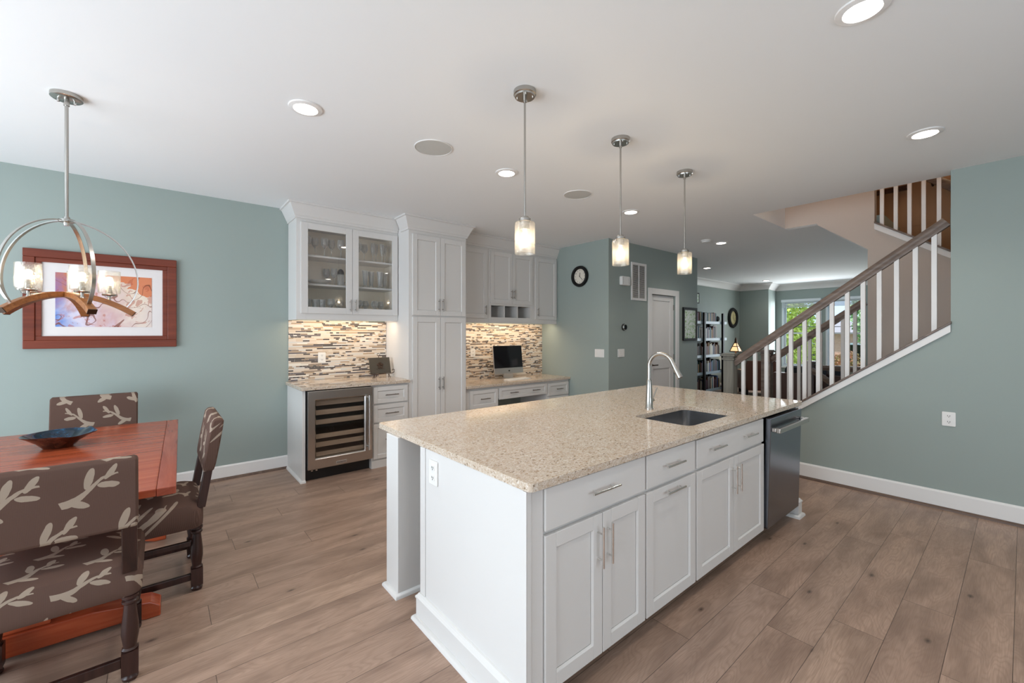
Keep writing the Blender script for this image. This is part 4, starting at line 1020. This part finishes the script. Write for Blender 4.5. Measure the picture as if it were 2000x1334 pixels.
# desk
o = MB().box(2.9465, XN - .0005, 4.425, YW - .009, .7445, .7785).build('desk_countertop', 'quartz', bevel=.004)
tag(o, 'low speckled quartz desk countertop in the nook, under the computer', 'countertop')
DF = 4.47
t = thing('desk_cabinet', 'white desk drawer cabinet left of the knee space', 'cabinet', (3.2, 4.75, 0), 0, 'desk cabinets')
MB(t).box(2.9465, 3.475, DF, YW - .001, 0, .7435).build('body', 'cab', t, bevel=.001)
door(t, 3.015, 3.455, .485, .712, DF - .0205, 3.235, .60, .15, False, 'drawer', .045)
door(t, 3.015, 3.455, .11, .468, DF - .0205, 3.235, .30, .15, False, 'drawer', .045)
t = thing('desk_cabinet', 'white desk drawer cabinet right of the knee space, against the nook wall', 'cabinet', (4.6, 4.75, 0), 0, 'desk cabinets')
MB(t).box(4.375, XN - .001, DF, YW - .001, 0, .7435).build('body', 'cab', t, bevel=.001)
door(t, 4.392, 4.825, .520, .706, DF - .0205, 4.61, .615, .13, False, 'drawer', .045)
door(t, 4.392, 4.825, .11, .503, DF - .0205, 4.61, .32, .13, False, 'drawer', .045)
t = thing('desk_apron', 'wide shallow two-handled drawer over the desk knee space', 'desk drawer', (3.92, 4.75, .55))
MB(t).box(3.476, 4.374, DF + .001, YW - .03, .575, .7435).build('carcass', 'cab', t)
door(t, 3.482, 4.362, .56, .712, DF - .0195, [3.72, 4.13], .638, .14, False, 'drawer', .04)
# computer
t = thing('desktop_computer', 'silver all-in-one computer with a dark screen on the desk', 'computer', (3.985, 4.86, .7785), math.radians(-2))
tilt = Matrix.Translation((0, 0, .07)) @ Matrix.Rotation(math.radians(-7), 4, 'X')
cs_ = MB(); cs_.poly(rrect(-.265, .265, 0, .415, .014, 4), 'Y', -.004, .016); [setattr(v, 'co', tilt @ v.co) for v in cs_.bm.verts]
cs_ = cs_.build('casing', 'alu', t, bevel=.002)
MB().box(-.262, .262, -.0055, -.0042, .085, .412, tilt).build('screen', 'screen', cs_)
lg = MB()
for (dx, dz, r) in ((-.006, 0, .0095), (.006, 0, .0095), (0, -.003, .010)): lg.lathe([(r, 0), (r, -.0006), (0, -.0006)], dx, 0, dz, 14, 'Y')
lg.box(.0005, .004, -.0006, 0, .010, .0165, Matrix.Rotation(math.radians(25), 4, 'Y'))
[setattr(v, 'co', tilt @ (v.co + Vector((0, -.0043, .042)))) for v in lg.bm.verts]
lg.build('emblem', 'ink', cs_)
MB().poly([(.02, .0), (.03, .0), (.075, .17), (.055, .19), (.016, .19)], 'X', -.085, .085).build('stand_neck', 'alu', t)
MB().box(-.095, .095, -.09, .10, .0005, .007).build('stand_foot', 'alu', t, bevel=.002)
t = thing('keyboard', 'slim white keyboard lying on the desk before the computer', 'keyboard', (3.98, 4.66, .7785), math.radians(4))
MB().poly([(-.065, .0005), (.065, .0005), (.065, .013), (-.065, .006)], 'X', -.215, .215).build('base', 'plastic', t, bevel=.002)
f = MB()
for r_ in range(5):
    for q_ in range(14): f.box(-.205 + q_ * .0293, -.205 + q_ * .0293 + .026, -.055 + r_ * .023, -.055 + r_ * .023 + .020, .0075 + (r_ * .0012), .0105 + r_ * .0013)
f.build('keys', 'plastic', t)
# plate on an easel
t = thing('display_plaque', 'dark square plaque with a raised emblem leaning on the bar easel', 'plaque', (1.995, 4.80, .9255 + .05))
tm = Matrix.Rotation(math.radians(-16), 4, 'X')
pl = MB().box(-.125, .125, -.006, .006, .0, .19, tm).build('plate', plain('dark_slate', S(70, 62, 50), .45), t, bevel=.003)
f = MB()
for k_ in range(5):
    aa = PI / 2 + k_ * 2 * PI / 5
    f.lathe([(.016, 0), (.014, -.004), (0, -.006)], .026 * math.cos(aa), -.006, .095 + .026 * math.sin(aa), 12, 'Y')
f.lathe([(.012, 0), (0, -.007)], 0, -.006, .095, 12, 'Y').box(-.05, .05, -.009, -.006, .05, .056)
[setattr(v, 'co', tm @ v.co) for v in f.bm.verts]
f.build('emblem', 'bronze', pl, smooth=True)
t = thing('plate_easel', 'scrolled dark metal easel on the bar counter by the pantry', 'easel', (1.995, 4.80, .9255))
def scroll(sx):
    p = [(sx * .085, -.03, .001), (sx * .082, -.025, .03), (sx * .09, -.022, .045), (sx * .125, -.03, .05), (sx * .15, -.032, .06), (sx * .155, -.032, .085), (sx * .135, -.032, .095), (sx * .122, -.032, .08)]
    return p
f = MB().tube(scroll(1), circ(.0042, 8)).tube([(.085, -.025, .045), (.105, -.025, .001)], circ(.0042, 8)); f.build('foot', 'bronze', t, smooth=True)
f = MB().tube(scroll(-1), circ(.0042, 8)).tube([(-.085, -.025, .045), (-.105, -.025, .001)], circ(.0042, 8)); f.build('foot', 'bronze', t, smooth=True)
MB().tube([(-.09, -.02, .044), (.09, -.02, .044)], circ(.004, 8)).tube([(0, .012, .044), (0, .072, .26)], circ(.0035, 8)).tube([(0, .07, .25), (.018, .072, .262), (.012, .076, .28), (-.012, .076, .28), (-.018, .072, .262), (0, .07, .25)], circ(.0035, 8)).tube([(0, .066, .24), (0, .13, .001)], circ(.0035, 8)).tube([(-.05, -.02, .044), (-.03, .012, .044), (.03, .012, .044), (.05, -.02, .044)], circ(.0035, 8)).build('back_stand', 'bronze', t, smooth=True)

# ------------------------------------------------------------------ dining table and chairs
TX0, TX1, TY0, TY1, TZ = -1.04, .090, 2.475, 4.35, .757
t = thing('dining_table', 'cherry wood trestle dining table under the chandelier', 'table', ((TX0 + TX1) / 2, (TY0 + TY1) / 2, 0))
MB(t).box(TX0 + .09, TX1 - .07, TY0, TY1, TZ - .034, TZ).build('tabletop', 'cherry', t, bevel=.004)
for (a, b_) in ((TX0, TX0 + .0895), (TX1 - .0695, TX1)): MB(t).box(a, b_, TY0, TY1, TZ - .036, TZ).build('breadboard_end', 'cherryy', t, bevel=.004)
mx = (TX0 + TX1) / 2
for y in (2.90, 3.92):
    MB(t).poly([(mx - .50, .0), (mx - .44, .0), (mx - .38, .02), (mx + .38, .02), (mx + .44, 0), (mx + .50, 0), (mx + .50, .055), (mx + .46, .085), (mx + .25, .115), (mx - .25, .115), (mx - .46, .085), (mx - .50, .055)], 'Y', y - .055, y + .055).build('trestle_foot', 'cherry', t, bevel=.006)
    MB(t).box(mx - .11, mx + .11, y - .04, y + .04, .1155, TZ - .10).build('trestle_post', 'cherry', t, bevel=.004)
    MB(t).box(mx - .40, mx + .40, y - .045, y + .045, TZ - .0995, TZ - .0365).build('cross_bearer', 'cherry', t, bevel=.004)
MB(t).box(mx - .022, mx + .022, 2.941, 3.879, .28, .40).build('stretcher', 'cherry', t, bevel=.004)
t.rotation_euler = (0, 0, math.radians(-1.8))
t = thing('bowl', 'blue glazed ceramic bowl with a brown underside on the dining table', 'bowl', (-.47, 3.74, TZ))
m = MB(); NB = 48
def rim(th):
    r = 1 + .05 * math.cos(3 * th + .5) + .19 * math.exp(-((th - .25) / .42) ** 2)
    h = 1 + .16 * math.exp(-((th - .9) / .25) ** 2) - .12 * math.exp(-((th + .5) / .35) ** 2)
    return r, h
def ring_(rr, hh, dz=0):
    out = []
    for k_ in range(NB):
        th = -PI + 2 * PI * k_ / NB
        r, h = rim(th); f_ = (rr / .15) ** 2
        R_ = rr * (1 + (r - 1) * f_)
        aa = th + A0 + .15
        out.append((R_ * math.cos(aa), R_ * math.sin(aa) * 1., hh * (1 + (h - 1) * f_) + dz))
    return out
m.loft([ring_(.058, .0005), ring_(.066, .004), ring_(.092, .036), ring_(.128, .066), ring_(.150, .082), ring_(.151, .086), ring_(.146, .085), ring_(.122, .070), ring_(.085, .042), ring_(.05, .018)], (True, True))
m.build('body', 'bowlin', t, smooth=True)

def make_chair(label):
    t = thing('dining_chair', label, 'chair', group='upholstered dining chairs')
    # padded seat
    def sl(ix, iy, r, z): return [(x, y, z) for x, y in rrect(-.262 + ix, .262 - ix, -.235 + iy, .225 - iy, r, 5)]
    MB().loft([sl(.012, .012, .03, .355), sl(.002, .002, .04, .368), sl(0, 0, .045, .40), sl(0, 0, .05, .455), sl(.012, .012, .055, .487), sl(.045, .045, .06, .505), sl(.13, .11, .06, .514)]).build('seat', 'fabric', t, smooth=True)
    # back pad, raked
    yb = lambda z: -.222 - (z - .45) * .165
    L_ = []
    for z, w_, th in ((.655, .235, .012), (.662, .248, .026), (.70, .25, .030), (.80, .25, .031), (.90, .25, .030), (.94, .25, .028), (.953, .246, .020), (.957, .238, .008)):
        y = yb(z) + .0
        n_ = 10; lp = []
        for k_ in range(n_ + 1): x = -w_ + 2 * w_ * k_ / n_; lp.append((x, y - th, z))
        for k_ in range(n_ + 1): x = w_ - 2 * w_ * k_ / n_; lp.append((x, y + th, z))
        L_.append(lp)
    MB().loft(L_).build('backrest', 'fabric', t, smooth=True, bevel=.008)
    for sx in (-1, 1):
        MB().poly([(yb(.46) - .02, .46), (yb(.46) + .022, .46), (yb(.70) + .02, .70), (yb(.70) - .02, .70)], 'X', sx * .222 - .024, sx * .222 + .024).build('back_post', 'dark', t, bevel=.004)
        for fy in (-.205, .185):
            x, y = sx * .222, fy
            lg_ = MB()
            lg_.lathe([(.018, .0005), (.026, .004), (.028, .014), (.022, .024), (.022, .03), (0, .03)], x, y, 0, 16)
            lg_.box(x - .027, x + .027, y - .027, y + .027, .03, .125)
            lg_.lathe([(.024, .125), (.028, .131), (.022, .138), (.023, .15), (.029, .19), (.028, .23), (.021, .30), (.020, .318), (.027, .324), (.027, .332), (.021, .338), (.028, .345), (.028, .356), (0, .356)], x, y, 0, 16)
            lg_.build('leg', 'dark', t, smooth=True)
        for z, hh in ((.078, .018), (.268, .014)):
            MB().box(sx * .222 - .011, sx * .222 + .011, -.179, .159, z - hh, z + hh).build('side_stretcher', 'dark', t, bevel=.003)
    MB().box(-.195, .195, -.216, -.194, .06, .10).build('rear_stretcher', 'dark', t, bevel=.003)
    MB().box(-.195, .195, .174, .196, .25, .30).build('front_stretcher', 'dark', t, bevel=.003)
    return t
ch = make_chair('upholstered chair with its back to the camera at the near end of the dining table')
ch.location = (-.315, 2.60, 0)
c2 = copy_tree(ch); c2.location = (-.040, 3.215, 0); c2.rotation_euler = (0, 0, PI / 2)
c2['label'] = 'upholstered chair seen from the side at the right of the dining table'
c3 = copy_tree(ch); c3.location = (-.385, 4.42, 0); c3.rotation_euler = (0, 0, PI)
c3['label'] = 'upholstered chair behind the far end of the dining table, backed to the wall'

# ------------------------------------------------------------------ staircase
zr = lambda y: 1.128 + .745 * (2.01 - y)       # underside of the near handrail
RP = [(-.022, 0), (.022, 0), (.022, .018), (.030, .030), (.033, .05), (.028, .070), (.016, .080), (-.016, .080), (-.028, .070), (-.033, .05), (-.030, .030), (-.022, .018)]
def newel(T, x, y, z0, z1, w_, mat='newel', name='newel_post'):
    n_ = MB(T)
    n_.box(x - w_, x + w_, y - w_, y + w_, z0, z1 - .075)
    a = MB(T).sweep([(x - w_, y - w_), (x - w_, y + w_)], [(0, 0), (.001, 0), (.001, .001)]) if False else None
    h1 = w_ + .012; h2 = w_ + .024
    n_.box(x - h1, x + h1, y - h1, y + h1, z1 - .0745, z1 - .055)
    n_.box(x - w_ - .004, x + w_ + .004, y - w_ - .004, y + w_ + .004, z1 - .0545, z1 - .032)
    n_.box(x - h2, x + h2, y - h2, y + h2, z1 - .0315, z1 - .012)
    n_.box(x - h1, x + h1, y - h1, y + h1, z1 - .0115, z1)
    return n_.build(name, mat, T, bevel=.003)
SXN = 5.045
t = thing('stair_railing', 'near stair railing with grey wood handrail and white spindles above the half wall', 'railing', (SXN, 1.2, 0))
hr = 745
sl_ = math.sqrt(1 + .745 ** 2)
MB(t).tube([(SXN, 2.085, zr(2.085) + .004), (SXN, .385, zr(.385) + .004)], [(a, b_) for a, b_ in RP], (0, 0, 1)).build('handrail', 'rail', t, smooth=True)
newel(t, SXN, 2.150, 0, 1.215, .056)
sp0 = None
for y in (2.008, 1.886, 1.772, 1.657, 1.541, 1.42, 1.303, 1.192, 1.072, .954, .838, .72, .598, .482):
    MB(t).poly([(y - .0165, zc(y - .0165)), (y + .0165, zc(y + .0165)), (y + .0165, zr(y + .0165) + .003), (y - .0165, zr(y - .0165) + .003)], 'X', SXN - .0165, SXN + .0165).build('spindle', 'white', t)
MB(t).box(SXN - .05, SXN + .05, .3795, .385, zr(.385) - .03, zr(.385) + .13).build('wall_plate', 'newel', t, bevel=.004)
# far railing
fr_ = lambda y: 1.049 + .735 * (2.112 - y)
fs = lambda y: .86 + .737 * (1.304 - y)
t = thing('stair_railing', 'far stair railing with dark handrail behind the near spindles', 'railing', (XS + .05, 1.7, 0))
SF = XS + .05
MB(t).tube([(SF, 2.10, fr_(2.10)), (SF, 1.13, fr_(1.13))], RP).build('handrail', 'rail', t, smooth=True)
newel(t, SF, 2.165, 0, 1.225, .055, 'rail')
for y in (2.02, 1.913, 1.80, 1.686, 1.575, 1.465, 1.356, 1.242):
    MB(t).poly([(y - .0165, fs(y - .0165) - .05), (y + .0165, fs(y + .0165) - .05), (y + .0165, fr_(y + .0165)), (y - .0165, fr_(y - .0165))], 'X', SF - .0165, SF + .0165).build('spindle', 'white', t)
MB(t).poly([(2.10, 0), (2.10, fs(2.10) - .05), (1.125, fs(1.125) - .05), (1.125, 0)], 'X', SF - .045, SF + .045).build('half_wall', 'beige', t)
# the steps between
t = thing('staircase', 'flight of stairs rising to the right behind the green half wall', 'stairs', (5.6, 1.0, 0))
for k_ in range(11):
    y1_ = 2.05 - k_ * .25; z1_ = .1842 * (k_ + 1)
    st = MB(t).box(XR + .1505, XS - .0005 if y1_ - .25 < 1.12 else XS + .004, y1_ - .25, y1_ - .0, z1_ - .1835, z1_ - .03).build('riser', 'white', t)
    MB(t).box(XR + .1505, XS - .0005 if y1_ - .25 < 1.12 else XS + .004, y1_ - .25, y1_ + .02, z1_ - .0295, z1_).build('tread', 'rail', t)
# upper railing
t = thing('stair_railing', 'upper stair railing with white spindles seen through the ceiling opening', 'railing', (XS + .05, .6, 2.5))
for y in (1.004, .889, .779, .669, .555, .44):
    MB(t).poly([(y - .0165, su(y - .0165)), (y + .0165, su(y + .0165)), (y + .0165, su(y + .0165) + .82), (y - .0165, su(y - .0165) + .82)], 'X', SF - .0165, SF + .0165).build('spindle', 'white', t)
MB(t).tube([(SF, 1.04, su(1.04) + .82), (SF, .2, su(.2) + .82)], RP).build('handrail', 'rail', t, smooth=True)
t = thing('wall_handrail', 'dark handrail on the brown upstairs wall behind the upper spindles', 'handrail', (7.15, .6, 3.2))
MB(t).tube([(7.14, 1.0, 3.50), (7.14, -.6, 2.12)], [(a, b_ * 1.2) for a, b_ in RP]).build('handrail', 'rail', t, smooth=True)
MB(t).cyl((7.1995, .7, 3.23), (7.14, .7, 3.24), .012).cyl((7.1995, 0, 2.63), (7.14, 0, 2.64), .012).build('bracket', 'bronze', t)
t = thing('ledge_shelf', 'short dark ledge on the brown upstairs wall', 'shelf', (7.14, 1.1, 3.2))
MB(t).box(7.10, 7.1995, .92, 1.28, 3.235, 3.275).build('board', 'dark', t)
l = bpy.data.lights.new('upstairs_fill', 'POINT'); l.energy = 20; l.color = (1, .76, .5); l.shadow_soft_size = .15  # warm fill added to light the closed stairwell
o = bpy.data.objects.new('upstairs_fill', l); C.objects.link(o); o.location = (6.7, .2, 4.7)
l = bpy.data.lights.new('landing_fill', 'POINT'); l.energy = 26; l.color = (1, .93, .85); l.shadow_soft_size = .2  # fill added to brighten the beige stair wall, no fitting
o = bpy.data.objects.new('landing_fill', l); C.objects.link(o); o.location = (5.45, 1.78, 4.9)
# guard rail of the stairs going down, beyond
GX = 8.03
t = thing('stairwell_guard', 'dark wood guard rail with square post around the stairwell in the living room', 'railing', (GX, 1.7, 0))
newel(t, GX, 2.17, 0, 1.0, .05, 'dark')
MB(t).tube([(GX, 2.115, .86), (GX, 1.14, .86)], RP).build('top_rail', 'rail', t, smooth=True)
MB(t).tube([(GX - .15, 2.15, .84), (GX - .15, 1.3, .22)], RP).build('lower_handrail', 'rail', t, smooth=True)
for y in (1.95, 1.75, 1.55, 1.35): MB(t).box(GX - .016, GX + .016, y - .016, y + .016, 0, .862).build('spindle', 'dark', t)

# ------------------------------------------------------------------ living room
BX0, BX1, BY0 = 9.15, 10.85, 4.72
t = thing('bookcase', 'open black ladder bookcase with window glint painted on its shelf edges against the living room wall', 'bookcase', (10, 4.88, 0))
BS = (.13, .54, .935, 1.325, 1.718)
for x in (9.65, 10.60):
    for y in (BY0 - .05, 5.0): MB(t).box(x - .035, x + .035, y, y + .045, 0, 1.92).build('upright', 'blackwood', t)
for z in BS:
    s_ = MB(t).box(BX0, BX1, BY0 - .0045, 4.9995, z - .055, z).build('shelf', 'blackwood', t)
    MB(t).box(BX0, BX1, BY0 - .0085, BY0 - .005, z - .06, z + .002).build('edge_glint', 'shelfglint', s_)  # pale strip, painted as window light catching the shelf edge
cols = [('dark red', S(96, 28, 26)), ('navy', S(30, 40, 72)), ('black', S(24, 22, 22)), ('brown', S(92, 58, 40)), ('tan', S(168, 128, 84)), ('cream', S(214, 206, 184)), ('grey', S(118, 118, 120)), ('dark green', S(36, 62, 46)), ('teal', S(36, 86, 104)), ('mauve', S(124, 92, 108)), ('white', S(224, 222, 218)), ('blue', S(58, 88, 142))]
bms = {n_: plain('book_' + n_.replace(' ', '_'), c_, .6) for n_, c_ in cols}
shn = ['bottom', 'fourth', 'third', 'second', 'top']
unit = None
for si, z in enumerate(BS):
    x = 9.22; i = 0; lim = (10.54, 10.50, 10.46, 10.30, 10.34)[si]
    while x < lim:
        wd_ = random.uniform(.028, .062); hh_ = random.uniform(.19, .29 if si != 4 else .22); dp = random.uniform(.15, .2)
        cn, cc = random.choice(cols)
        if si in (0, 2) and random.random() < .5: cn = random.choice(['dark red', 'navy', 'brown', 'blue', 'cream'])
        y0b = BY0 + .015
        o = MB()
        o.box(x, x + .003, y0b, y0b + dp, z + .0005, z + hh_).box(x + wd_ - .003, x + wd_, y0b, y0b + dp, z + .0005, z + hh_).box(x + .003, x + wd_ - .003, y0b, y0b + .004, z + .0005, z + hh_).box(x + .003, x + wd_ - .003, y0b + .004, y0b + dp - .004, z + .004, z + hh_ - .004)
        o = o.build('book', bms[cn])
        i += 1
        tag(o, '%s book, number %d from the left on the %s shelf of the black bookcase' % (cn, i, shn[si]), 'book', 'books on the black bookcase')
        x += wd_ + random.choice((.001, .001, .002, .012))
picture(10.385, 10.56, BS[3] + .001, BS[3] + .31, 4.84, .02, 0, 'photo_frame', 'pale framed photo standing on the second shelf of the bookcase', 'white', plain('sepia_photo', S(128, 88, 60), .5), .02)
t = thing('camera_ornament', 'round black ornament at the right end of the top shelf of the bookcase', 'ornament', (10.49, 4.775, BS[4]))
MB().lathe([(.05, -.03), (.07, 0), (.05, .03), (0, .032)], 0, 0, .0715, 20, 'Y').build('body', 'black', t, smooth=True)
t = thing('side_table', 'small dark side table under the lamp in the far corner', 'table', (11.55, 4.70, 0))
MB().box(-.22, .22, -.2, .2, .40, .435).build('top', 'dark', t, bevel=.004)
for sx in (-.18, .18):
    for sy in (-.16, .16): MB().box(sx - .022, sx + .022, sy - .022, sy + .022, 0, .3995).build('leg', 'dark', t)
MB().box(-.2, .2, -.18, .18, .30, .399).build('drawer_box', 'dark', t)
t = thing('table_lamp', 'small table lamp with a glowing amber mission-style shade beside the bookcase', 'lamp', (11.44, 4.74, .435))
MB().lathe([(.08, .0005), (.08, .02), (.03, .03), (.02, .05), (.02, .52), (.012, .54), (.012, .62), (0, .62)], 0, 0, 0, 20).build('base', 'bronze', t, smooth=True)
sh = MB().loft([[(a * .105, b_ * .105, .54) for a, b_ in ((-1, -1), (1, -1), (1, 1), (-1, 1))], [(a * .028, b_ * .028, .75) for a, b_ in ((-1, -1), (1, -1), (1, 1), (-1, 1))]], (False, False)).build('lamp_shade', 'shadeglow', t)
f = MB()
for a, b_ in ((-1, -1), (1, -1), (1, 1), (-1, 1)): f.cyl((a * .107, b_ * .107, .535), (a * .029, b_ * .029, .755), .010, 8)
for k_ in range(4):
    P4 = ((-1, -1), (1, -1), (1, 1), (-1, 1)); p, q = P4[k_], P4[(k_ + 1) % 4]
    f.cyl((p[0] * .107, p[1] * .107, .538), (q[0] * .107, q[1] * .107, .538), .012, 8)
    f.cyl((p[0] * .062, p[1] * .062, .664), (q[0] * .062, q[1] * .062, .664), .010, 8)
f.build('shade_frame', 'bronze', sh)
MB().lathe([(.038, .745), (.042, .76), (.03, .79), (.03, .84), (.016, .88), (0, .90)], 0, 0, 0, 16).build('finial', 'bronze', t, smooth=True)
l = bpy.data.lights.new('table_lamp_bulb', 'POINT'); l.energy = 5; l.color = (1, .72, .42); l.shadow_soft_size = .03
o = bpy.data.objects.new('table_lamp_bulb', l); C.objects.link(o); o.parent = t; o.location = (0, 0, .58)

def cushion(par, x, y, z, w_, d_, h_, mat, name, rot=None):
    m_ = MB(); L_ = []
    for q_, s_ in ((0, .86), (.12, .97), (.35, 1), (.65, 1), (.88, .97), (1, .86)):
        L_.append([(a, b_, h_ * q_) for a, b_ in rrect(-w_ / 2 * s_, w_ / 2 * s_, -d_ / 2 * s_, d_ / 2 * s_, min(w_, d_) * .18, 4)])
    m_.loft(L_)
    mt = Matrix.Translation((x, y, z)) @ (rot or Matrix())
    for v in m_.bm.verts: v.co = mt @ v.co
    return m_.build(name, mat, par, smooth=True)
# sofa seen from behind
t = thing('sofa', 'dark brown leather sofa seen from behind through the stair spindles', 'sofa', (8.95, 2.25, 0))
cushion(t, -.36, 0, .08, .22, 1.45, .66, 'leather', 'back')
cushion(t, .1, 0, .08, .75, 1.02, .32, 'leather', 'seat')
for sy in (-.62, .62): cushion(t, .08, sy, .08, .85, .2, .48, 'leather', 'armrest')
for sx in (-.38, .42):
    for sy in (-.62, .62): MB().box(sx - .03, sx + .03, sy - .03, sy + .03, 0, .085).build('leg', 'blackwood', t)
for (y, mat, lb) in ((2.12, 'cush', 'blue-grey cushion leaning on the sofa back, right of the dark one'), (2.56, 'cushd', 'charcoal cushion leaning on the sofa back, left of the blue-grey one')):
    p = thing('cushion', lb, 'cushion', (8.83, y, .43), 0, 'cushions on the leather sofa')
    cushion(p, .0, 0, 0, .13, .42, .42, mat, 'cover', Matrix.Rotation(math.radians(-10), 4, 'Y'))
t = thing('armchair', 'chestnut leather armchair by the far wall behind the first spindles', 'armchair', (10.95, 4.02, 0), math.radians(35))
cushion(t, -.30, 0, .12, .2, .74, .68, 'leather2', 'back')
cushion(t, .05, 0, .12, .6, .52, .30, 'leather2', 'seat')
for sy in (-.34, .34): cushion(t, .02, sy, .12, .7, .15, .44, 'leather2', 'armrest')
for sx in (-.33, .3):
    for sy in (-.33, .33): MB().box(sx - .025, sx + .025, sy - .025, sy + .025, 0, .125).build('leg', 'blackwood', t)

# ------------------------------------------------------------------ outside the bay
o = MB().box(16, 70, -20, 40, -3.2, -3.0).build('ground', 'grass'); o['kind'] = 'structure'
def tree(name, label, x, y, z0, h, r, mat, n, leaf, seed):
    rd = random.Random(seed)
    t = thing(name, label, 'tree', (x, y, -3.0), 0, 'trees outside the bay window')
    MB().tube([(0, 0, 0), (.05, .03, z0 * .5), (0, 0, z0 + h * .5)], circ(.10, 8)).build('trunk', 'bark', t, smooth=True)
    m_ = MB()
    for _ in range(n):
        while True:
            a, b_, c_ = rd.uniform(-1, 1), rd.uniform(-1, 1), rd.uniform(-1, 1)
            d_ = a * a + b_ * b_ + c_ * c_
            if .12 < d_ < 1: break
        p = Vector((a * r, b_ * r, z0 + h / 2 + c_ * h / 2))
        nn = Vector((rd.uniform(-1, 1), rd.uniform(-1, 1), rd.uniform(-1, 1))).normalized()
        u_ = nn.orthogonal().normalized() * leaf * rd.uniform(.6, 1.2); v_ = nn.cross(u_).normalized() * leaf * .55
        bm = m_.bm
        bm.faces.new([bm.verts.new(p - u_), bm.verts.new(p + v_), bm.verts.new(p + u_), bm.verts.new(p - v_)])
    m_.build('foliage', mat, t)
tree('leafy_tree', 'bright yellow-green tree filling the left bay window', 20.5, 7.0, 1.0, 6.5, 1.75, 'leafy', 15000, .085, 1)
tree('leafy_tree', 'darker green tree seen at the top right of the bay windows', 24.5, 3.6, 3.2, 4.4, 1.5, 'leafd', 8000, .10, 2)
tree('shrub', 'reddish autumn shrub low in the right bay window', 20.5, 4.35, .6, 3.2, .75, 'leafr', 3500, .07, 3)
tree('shrub', 'green and yellow bush low in the left bay window', 17.0, 4.3, .3, 1.6, 1.2, 'leafy', 3000, .07, 4)
t = thing('house', 'brick house with a grey roof across the street, in the right bay window', 'house', (31, 6.0, -3.0))
MB(t).box(29, 34, 1.0, 9.5, -3.0, 1.45).build('wall', 'brick', t)
MB(t).poly([(28.6, 1.4505), (34.4, 1.4505), (31.5, 2.1)], 'Y', .7, 9.8).build('roof', 'roof', t)
for y in (5.3, 7.2): 
    w_ = MB(t).box(28.93, 28.999, y, y + .9, -.6, .9).build('window', 'vinyl', t)
    MB(t).box(28.915, 28.929, y + .08, y + .82, -.5, .8).build('pane', 'screen', w_)
MB(t).box(28.5, 28.998, 4.9, 6.6, -1.5, -1.25).build('awning', 'red', t)
for z, lb in ((1.62, 'upper black power line crossing outside the bay windows'), (1.42, 'lower black power line crossing outside the bay windows')):
    o = MB().cyl((16.9, -6, z), (16.9, 14, z + .06), .012, 6).build('power_line', 'wire')
    tag(o, lb, 'power line', 'power lines outside')
